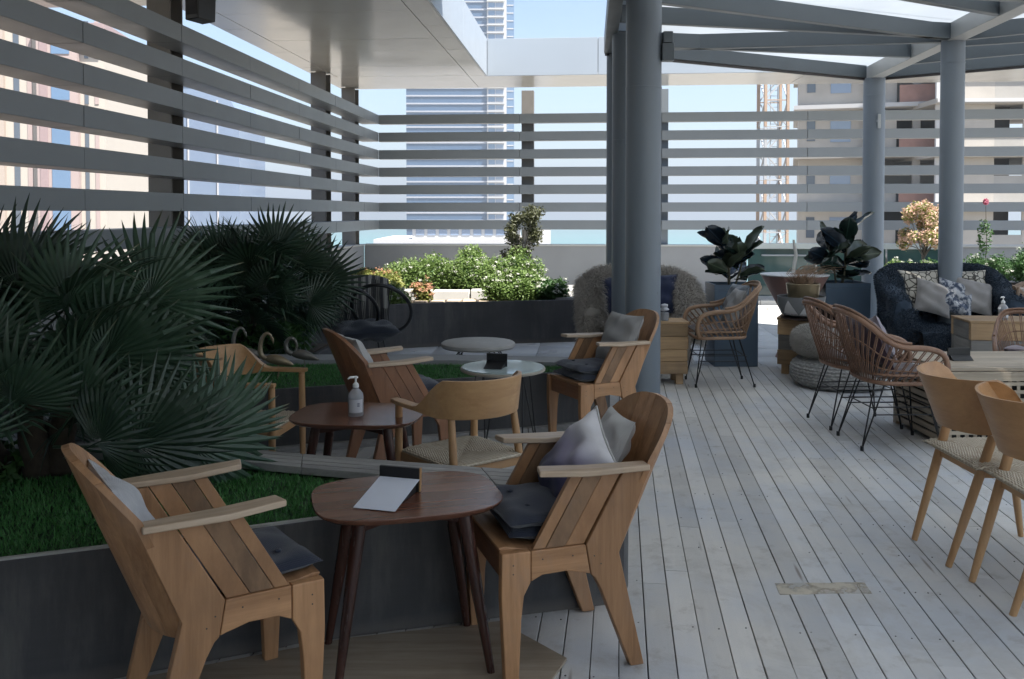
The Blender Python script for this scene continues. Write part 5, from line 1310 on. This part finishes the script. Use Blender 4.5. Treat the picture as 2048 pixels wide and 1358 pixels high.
def bush(label, loc, rx, ry, h, seed, green='sun', flow=WHF, nf=40, n=5200, group='flowering bushes on the back bed', ls=.021):
    t_ = thing('flower_bush', label, 'bush', loc, 0, group); rr = random.Random(seed); blobs = []
    for k in range(11):
        a = rr.uniform(0, 2 * pi); q = rr.random() ** .5; z = rr.uniform(.28, .78) * h * (1 - .35 * q)
        s = rr.uniform(.26, .42)
        blobs.append((rx * q * .72 * cos(a), ry * q * .72 * sin(a), z, rx * s, ry * s, h * s * .72))
    blobs.append((0, 0, h * .3, rx * .82, ry * .82, h * .34))
    leaf_cloud('foliage', lump_pts(n, blobs, seed, .5), ls, GREENS[green], t_, seed=seed)
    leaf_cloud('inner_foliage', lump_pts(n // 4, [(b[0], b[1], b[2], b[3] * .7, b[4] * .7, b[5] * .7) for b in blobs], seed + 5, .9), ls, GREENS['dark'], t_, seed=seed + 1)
    b = MB()
    for k in range(9):
        bl = blobs[k]; b.tube([(bl[0] * .2, bl[1] * .2, -.02), (bl[0] * .7, bl[1] * .7, bl[2] * .6), (bl[0], bl[1], bl[2])], [.008, .006, .003], 5)
    b.build('stems', STEM, t_)
    if nf:
        c = lump_pts(nf * 3, blobs, seed + 2, .04); c = c[c[:, 2] > h * .30][:nf]
        r = np.random.default_rng(seed); pts = np.repeat(c, 16, 0) + r.normal(0, 1, (len(c) * 16, 3)) * np.array([.018, .018, .010]); pts[:, 2] += .012
        leaf_cloud('flowers', pts, .0105, flow, t_, up=1.2, aspect=.85, seed=seed)
    return t_
Z0 = .44
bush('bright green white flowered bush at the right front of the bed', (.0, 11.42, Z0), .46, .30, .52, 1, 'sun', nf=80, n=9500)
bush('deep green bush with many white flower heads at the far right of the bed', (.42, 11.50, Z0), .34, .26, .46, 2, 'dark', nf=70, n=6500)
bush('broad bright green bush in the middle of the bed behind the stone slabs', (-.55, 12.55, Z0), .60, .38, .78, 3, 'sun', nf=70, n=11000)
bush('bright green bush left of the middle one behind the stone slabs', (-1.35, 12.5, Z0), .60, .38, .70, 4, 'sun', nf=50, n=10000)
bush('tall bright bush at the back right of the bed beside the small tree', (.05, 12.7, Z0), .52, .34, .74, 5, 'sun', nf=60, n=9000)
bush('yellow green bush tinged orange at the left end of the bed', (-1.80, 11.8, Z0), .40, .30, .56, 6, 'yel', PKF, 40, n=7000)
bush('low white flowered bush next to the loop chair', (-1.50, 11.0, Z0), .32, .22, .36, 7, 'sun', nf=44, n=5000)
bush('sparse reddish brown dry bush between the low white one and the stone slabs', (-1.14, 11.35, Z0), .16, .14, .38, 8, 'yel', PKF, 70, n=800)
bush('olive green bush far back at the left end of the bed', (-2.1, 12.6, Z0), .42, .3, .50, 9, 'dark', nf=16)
# right planter and bushes
rb = thing('dark_planter', 'dark planter box with bushes behind the navy fur sofa', 'planter', (7.0, 13.6, 0), -PHI)
MB().box(-1.35, 3.2, -.45, .5, -.03, .50).build('wall', DARKWALL, rb, bevel=.006); MB().box(-1.30, 3.15, -.40, .45, .501, .515).build('soil', SOIL, rb)
G2 = 'bushes in the dark planter at the right'
bush('white flowered bush at the left end of the right planter', (5.98, 13.55, .5), .36, .3, .52, 11, 'sun', nf=34, group=G2)
bush('dark green bush behind the right round column', (6.55, 13.7, .5), .42, .34, .55, 12, 'dark', nf=14, group=G2)
bush('green bush with pale pink and white flowers right of the round column', (7.15, 13.6, .5), .42, .32, .62, 13, 'dark', WHF, 40, group=G2)
bush('tallest green bush at the right edge of the planter', (7.95, 13.6, .5), .55, .36, .82, 14, 'dark', nf=16, n=7500, group=G2)
def small_tree(name, label, loc, th, crown, green, seed, petals=None, n=2600, ls=.03):
    t_ = thing(name, label, 'tree', loc, 0); rr = random.Random(seed); blobs = []
    tr_ = smoothpath([(0, 0, 0), (.015, 0, th * .4), (-.02, .01, th * .75), (.0, 0, th)], 4)
    MB().tube(tr_, [.02 - .008 * k / len(tr_) for k in range(len(tr_))], 8).build('trunk', simple('grey_bark', (.16, .14, .12), .9, .3, 20), t_, smooth=True)
    lim = MB()
    for k in range(22):
        a = k * 2.4 + rr.uniform(-.3, .3); q = rr.uniform(.1, 1); z = th + crown[2] * rr.uniform(.1, 1.9)
        p = (crown[0] * q * cos(a), crown[1] * q * sin(a), z); s = rr.uniform(.22, .36)
        blobs.append((*p, crown[0] * s, crown[1] * s, crown[2] * s)); lim.tube([(0, 0, th * rr.uniform(.7, 1)), (p[0] * .5, p[1] * .5, th + (z - th) * .35), p], [.009, .006, .002], 5)
    lim.build('limbs', simple('grey_bark', (.16, .14, .12)), t_)
    leaf_cloud('crown', lump_pts(n, blobs, seed, .8), ls, GREENS[green], t_, seed=seed)
    if petals: leaf_cloud('coloured_leaves', lump_pts(n, blobs, seed + 3, .25), ls, petals, t_, seed=seed + 9)
    return t_
small_tree('small_tree', 'small olive green tree in front of the back post of the louvres', (.12, 13.1, .44), .50, (.36, .32, .36), 'olive', 3, n=4200, ls=.024)
CRO = transmat('croton_leaf', (.66, .36, .27), (.72, .62, .48), .5, .35, 9, False)
small_tree('ornamental_tree', 'small tree with orange and cream leaves left of the right round column', (6.55, 14.3, .5), .52, (.42, .38, .36), 'yel', 6, CRO, 2300, .030)
pk = thing('flowering_shrub', 'thin shrub with a single pink bloom right of the round column', 'shrub', (7.55, 14.35, .5), 0)
MB().tube([(0, 0, 0), (.02, 0, .6), (.0, 0, 1.2)], [.008, .006, .004], 6).build('stem', STEM, pk)
leaf_cloud('bloom', lump_pts(160, [(0, 0, 1.27, .04, .04, .05)], 3), .018, transmat('pink_petal', (.55, .08, .18), (.6, .25, .32), .5, .3, 20, False), pk, seed=3)
leaf_cloud('leaves', lump_pts(260, [(0, 0, .7, .12, .1, .3)], 4), .03, GREENS['dark'], pk, seed=5)
gc = leaf_cloud('ground_cover', np.column_stack([rng.uniform(-3.3, -2.15, 1500), rng.uniform(3.5, 4.3, 1500), rng.uniform(.42, .52, 1500)]), .035, GREENS['dark'], None, seed=8)
tag(gc, 'dark low leaves under the near fan palm', 'ground cover', kind='stuff')
m_ = gc.data; 
gc2 = leaf_cloud('ground_cover', np.column_stack([rng.uniform(-3.5, -1.85, 3000), rng.uniform(7.6, 8.5, 3000), rng.uniform(.34, .62, 3000)]), .04, GREENS['dark'], None, seed=18)
tag(gc2, 'dark low leaves round the far fan palm', 'ground cover', kind='stuff')

# ------------------------------------------------------------ the city beyond
WALLS = dict(beige=simple('beige_render', (.42, .355, .305), .85, .08, .3), cream=simple('cream_render', (.47, .43, .375), .85, .05, .4), rose=simple('rose_render', (.40, .32, .30), .85, .08, .4), maroon=simple('maroon_render', (.32, .24, .24), .8),
             white=simple('white_render', (.50, .50, .50), .8, .05, .3), conc=simple('raw_concrete', (.36, .345, .32), .9, .22, .5), block=simple('block_wall', (.43, .40, .36), .9, .2, .8), brick=simple('red_net', (.38, .22, .18), .8, .25, 2))
GLS = simple('blue_window_glass', (.13, .21, .33), .10, .15, .2, spec=.9); GLD = simple('dark_window_glass', (.10, .12, .15), .15, .2, .3, spec=.8); VOID = simple('painted_dark_interior', (.07, .065, .06), .95)  # VOID colours inner walls and openings dark in place of shade
GLL = simple('pale_mirror_glass', (.22, .28, .38), .12, .12, .1, spec=.9)
# beige block with rose bays
b1 = thing('apartment_building', 'beige and rose apartment building behind the left louvres', 'building', (-34, 60, -30), .12)
MB().box(-14, 0.2, 0, 16, 0, 45.2).build('body', WALLS['beige'], b1)
MB().box(0.204, 2.4, .3, 16, 0, 44.6).build('cream_bay', WALLS['cream'], b1); MB().box(2.404, 5.0, -.3, 16, 0, 43.8).build('rose_bay', WALLS['rose'], b1); MB().box(5.004, 6.6, .2, 16, 0, 43.5).build('cream_bay', WALLS['cream'], b1)
MB().box(-14.3, .5, -.3, 16, 45.2, 45.6).build('roof_slab', WALLS['cream'], b1); MB().box(2.2, 6.9, -.6, 16, 43.81, 44.2).build('roof_slab', WALLS['maroon'], b1)
def win(root, x0, x1, z0, z1, y, m=GLD, name='window', fr=None):
    o = MB().box(x0, x1, y - .05, y + .1, z0, z1).build(name, m, root); return o
for f in range(6):
    z = 26.6 + f * 3.05
    for x in (-12.6, -11.2, -9.2, -7.8, -5.6, -4.2, -2.4, -1.1): win(b1, x, x + .5, z + .2, z + 2.2, 0)
    win(b1, .75, 1.1, z + .1, z + 2.5, .3); win(b1, 1.6, 1.9, z + .1, z + 2.5, .3, WALLS['rose'], 'pilaster')
    win(b1, 2.6, 3.1, z, z + 2.9, -.3, WALLS['maroon'], 'panel'); win(b1, 3.35, 4.5, z + .3, z + 2.5, -.3, GLS)
    win(b1, 5.3, 5.55, z + .1, z + 2.6, .2, GLD); win(b1, 5.95, 6.2, z + .1, z + 2.6, .2, WALLS['rose'], 'pilaster')
b2 = thing('glass_building', 'pale blue mirrored glass building beside the beige apartment block', 'building', (-39.5, 95, -30), .1)
MB().prism([(0, 0), (10.5, 0), (10.5, 42), (8.5, 45.5), (5.2, 46.5), (0, 44)], (0, 16), lambda a, b, q: (a, q, b)).build('body', GLL, b2, fix=True)
for k in range(8): MB().box(.05, 10.45, -.12, .0, 24 + k * 3, 24.18 + k * 3).build('spandrel', WALLS['white'], b2)
for x in (2.2, 5.2, 8.2): MB().box(x, x + .14, -.14, -.005, 20, 43.5).build('mullion', WALLS['white'], b2)
b3 = thing('white_building', 'hazy white block with rooftop clutter beyond the left louvres', 'building', (-45.5, 125, -30), .05)
MB().box(0, 6.5, 0, 14, 0, 47).build('body', WALLS['white'], b3)
for k in range(6): MB().box(.4, 6.1, -.1, 0, 28 + k * 3.1, 29.6 + k * 3.1).build('window', GLL, b3)
for (x, y, s, h) in ((.8, 2, 1.0, 1.8), (2.6, 3, 1.3, 1.2), (4.6, 2, .9, 2.4)): MB().box(x, x + s, y, y + s, 47, 47 + h).build('roof_unit', WALLS['conc'], b3)
b4 = thing('white_building', 'wide hazy white block between the mirrored glass and the louvre corner', 'building', (-62, 190, -30), .0)
MB().box(-24, 2, 0, 20, 0, 42).build('body', WALLS['white'], b4)
for k in range(6): MB().box(-23, 1.2, -.1, 0, 22 + k * 3.2, 23.4 + k * 3.2).build('window', GLL, b4)
# tower
tw_ = thing('office_tower', 'tall blue glass office tower with white floor bands beyond the back louvres', 'building', (-20.5, 350, -30), .0)
TG = simple('tower_glass', (.07, .12, .20), .25, .1, .1, spec=.5); TB = simple('tower_band', (.36, .38, .42), .7, .05, .3)
MB().box(-20.5, 10.8, 0, 30, 0, 160).build('glass_body', TG, tw_)
MB().box(10.82, 17.6, -1.0, 28, 0, 156).build('balcony_core', WALLS['white'], tw_)
MB().box(18.4, 21.3, 2, 26, 0, 160).build('side_slab', GLS, tw_); MB().box(17.62, 18.38, 0.5, 27, 0, 158).build('white_fin', WALLS['white'], tw_)
bands = MB(); wins = MB(); fins = MB()
for k in range(52):
    z = 4 + k * 3.02
    MB().box(-20.6, 10.81, -.35, -.002, z, z + .6).build('floor_band', TB, tw_)
    if z < 150:
        MB().box(11.4, 13.9, -1.15, -1.002, z + .9, z + 2.7).build('window', GLS, tw_)
        MB().box(14.2, 17.2, -1.15, -1.002, z + 1.0, z + 2.6).build('window', GLL, tw_)
        MB().box(10.83, 17.6, -1.9, -1.16, z, z + .5).build('balcony', WALLS['white'], tw_)
    MB().box(18.6, 21.1, 1.85, 1.998, z + 2.2, z + 2.6).build('band', WALLS['white'], tw_)
lw = thing('low_building', 'low white building on the shore in front of the tower', 'building', (-8, 120, -30), 0)
MB().box(-10.5, 11, 0, 20, 0, 28.0).build('body', WALLS['white'], lw); MB().box(-5.5, 9.2, 2, 18, 28.0, 29.6).build('upper_floor', WALLS['white'], lw)
for k in range(9): MB().box(-5 + k * 1.55, -3.9 + k * 1.55, 1.9, 2.0, 28.5, 29.3).build('window', GLL, lw)
MB().box(-5.7, 9.4, 1.6, 18.2, 29.6, 29.9).build('roof', WALLS['white'], lw)
ww = thing('white_hut', 'small white rooftop hut right of the small tree by the sea', 'building', (4.0, 118, -30), .2)
MB().box(-1.0, 1.1, 0, 3, 0, 29.8).build('body', WALLS['white'], ww); MB().box(-1.2, 1.3, -.2, 3.2, 29.8, 30.0).build('roof', WALLS['cream'], ww)
# tower crane mast
cr = thing('crane', 'orange and grey lattice tower crane mast beyond the louvres', 'crane', (14.45, 50, -30), .04)
OR = simple('orange_crane_paint', (.36, .26, .19), .6, .25, 1.5); GS = simple('galvanised_steel', (.36, .37, .38), .5, .2, 2)
hs = .62
for sx in (-1, 1):
    for sy in (-1, 1):
        for k in range(12):
            z0 = 16 + k * 2.9
            MB().box(sx * hs - .075, sx * hs + .075, sy * hs - .075, sy * hs + .075, z0, z0 + 2.88).build('leg', OR if (k % 2 or sx > 0) else GS, cr)
for k in range(24):
    z0 = 16 + k * 1.45
    for sy in (-1, 1):
        MB().bar((-hs, sy * hs, z0 + (0 if k % 2 else 1.45)), (hs, sy * hs, z0 + (1.45 if k % 2 else 0)), .07, .07).build('brace', GS, cr)
        MB().bar((-hs, sy * hs, z0), (hs, sy * hs, z0), .06, .06).build('crossbar', OR if k % 2 else GS, cr)
        MB().bar((sy * hs, -hs, z0 + (0 if k % 2 else 1.45)), (sy * hs, hs, z0 + (1.45 if k % 2 else 0)), .07, .07).build('brace', GS, cr)
b = MB()
for s in (-.2, .2): b.box(s - .02, s + .02, -.2, -.16, 16, 50)
for k in range(110): b.box(-.2, .2, -.19, -.17, 16 + k * .31, 16.03 + k * .31)
o = b.build('ladder', GS, cr)
# unfinished concrete buildings
cb = thing('unfinished_building', 'unfinished pale concrete building with red netting right of the crane', 'building', (18.1, 57, -30), -.30)
MB().box(0, 3.9, .2, 12, 0, 46).build('rendered_wall', WALLS['block'], cb)
for f in range(7):
    z = 26.05 + f * 3.05
    MB().box(-.3, 10.0, -.9, 12, z - .25, z).build('floor_slab', WALLS['conc'] if f % 2 else WALLS['white'], cb)
    for x in (3.95, 6.6, 9.2): MB().box(x, x + .42, -.4, .1, z + .002, z + 2.798).build('column', WALLS['conc'], cb)
    MB().box(4.4, 9.9, 3, 3.2, z + .002, z + 2.798).build('inner_wall', VOID if f % 2 else WALLS['conc'], cb)
    MB().box(4.5, 5.7, -.2, .05, z + .002, z + 2.2 - (f % 3) * .5).build('infill', WALLS['block'], cb)
    MB().box(5.8, 9.6, -.75, -.68, z + .002, z + 1.05).build('net', WALLS['brick'], cb)
    win(cb, .5, 1.0, z + .9, z + 2.2, .2, GLD); win(cb, 1.9, 3.1, z + .8, z + 2.2, .2, GLL); 
MB().prism([(1.2, 43.6), (4.2, 44.8), (4.2, 44.55), (1.2, 43.35)], (-1.2, .1), lambda a, b, q: (a, q, b)).build('red_canopy', WALLS['brick'], cb, fix=True)
cc_ = thing('unfinished_building', 'concrete block walled building shell with dark openings at the right edge', 'building', (24.4, 52, -30), -.06)
for f in range(7):
    z = 25.9 + f * 3.05
    MB().box(-.2, 16, -.6, 12, z - .28, z).build('floor_slab', WALLS['conc'], cc_)
    MB().box(-.15, 16, -.66, -.602, z - .22, z - .02).build('slab_edge', WALLS['white'], cc_)
    MB().box(.0, 1.1, -.1, .1, z + .002, z + 2.768).build('block_wall', WALLS['white'], cc_)
    MB().box(1.104, 3.3, 0, .1, z + .002, z + 2.768).build('block_wall', WALLS['block'], cc_)
    oz = 1.0 + (f * 7 % 5) * .18
    MB().box(3.304, 4.9, 0, .1, z + .002, z + oz).build('block_wall', WALLS['conc'], cc_)
    MB().box(3.304, 4.9, 1.6, 1.8, z + .002, z + 2.768).build('inner_wall', VOID, cc_)
    MB().box(4.904, 7.0, 0, .1, z + .002, z + 2.768).build('block_wall', WALLS['block'] if f % 2 else WALLS['conc'], cc_)
    MB().box(7.0, 16, 4.0, 4.2, z + .002, z + 2.768).build('inner_wall', VOID if f % 2 else WALLS['conc'], cc_)
    for x in (7.4, 10.4, 13.4): MB().box(x, x + .45, -.3, .15, z + .002, z + 2.768).build('column', WALLS['conc'], cc_)
    MB().box(8.1, 10.2, .3, .4, z + .002, z + .8 + f % 3 * .4).build('infill', WALLS['block'], cc_)
    for k in range(3): MB().box(.35, .5, -.16, -.1, z + .5 + k * .8, z + .75 + k * .8).build('opening', VOID, cc_)

# ------------------------------------------------------------ haze
hz = MB().box(-30000, 30000, -400, 32000, -32, 135)
t = NT('sea_haze'); t.t.nodes.remove(t.b); pv = t.n('VolumePrincipled'); pv.inputs['Color'].default_value = (.66, .73, .80, 1); pv.inputs['Density'].default_value = .0008; pv.inputs['Anisotropy'].default_value = .2
t.l(pv.outputs[0], t.o.inputs['Volume'])
hzo = hz.build('haze', t.m, fix=True); tag(hzo, kind='stuff')
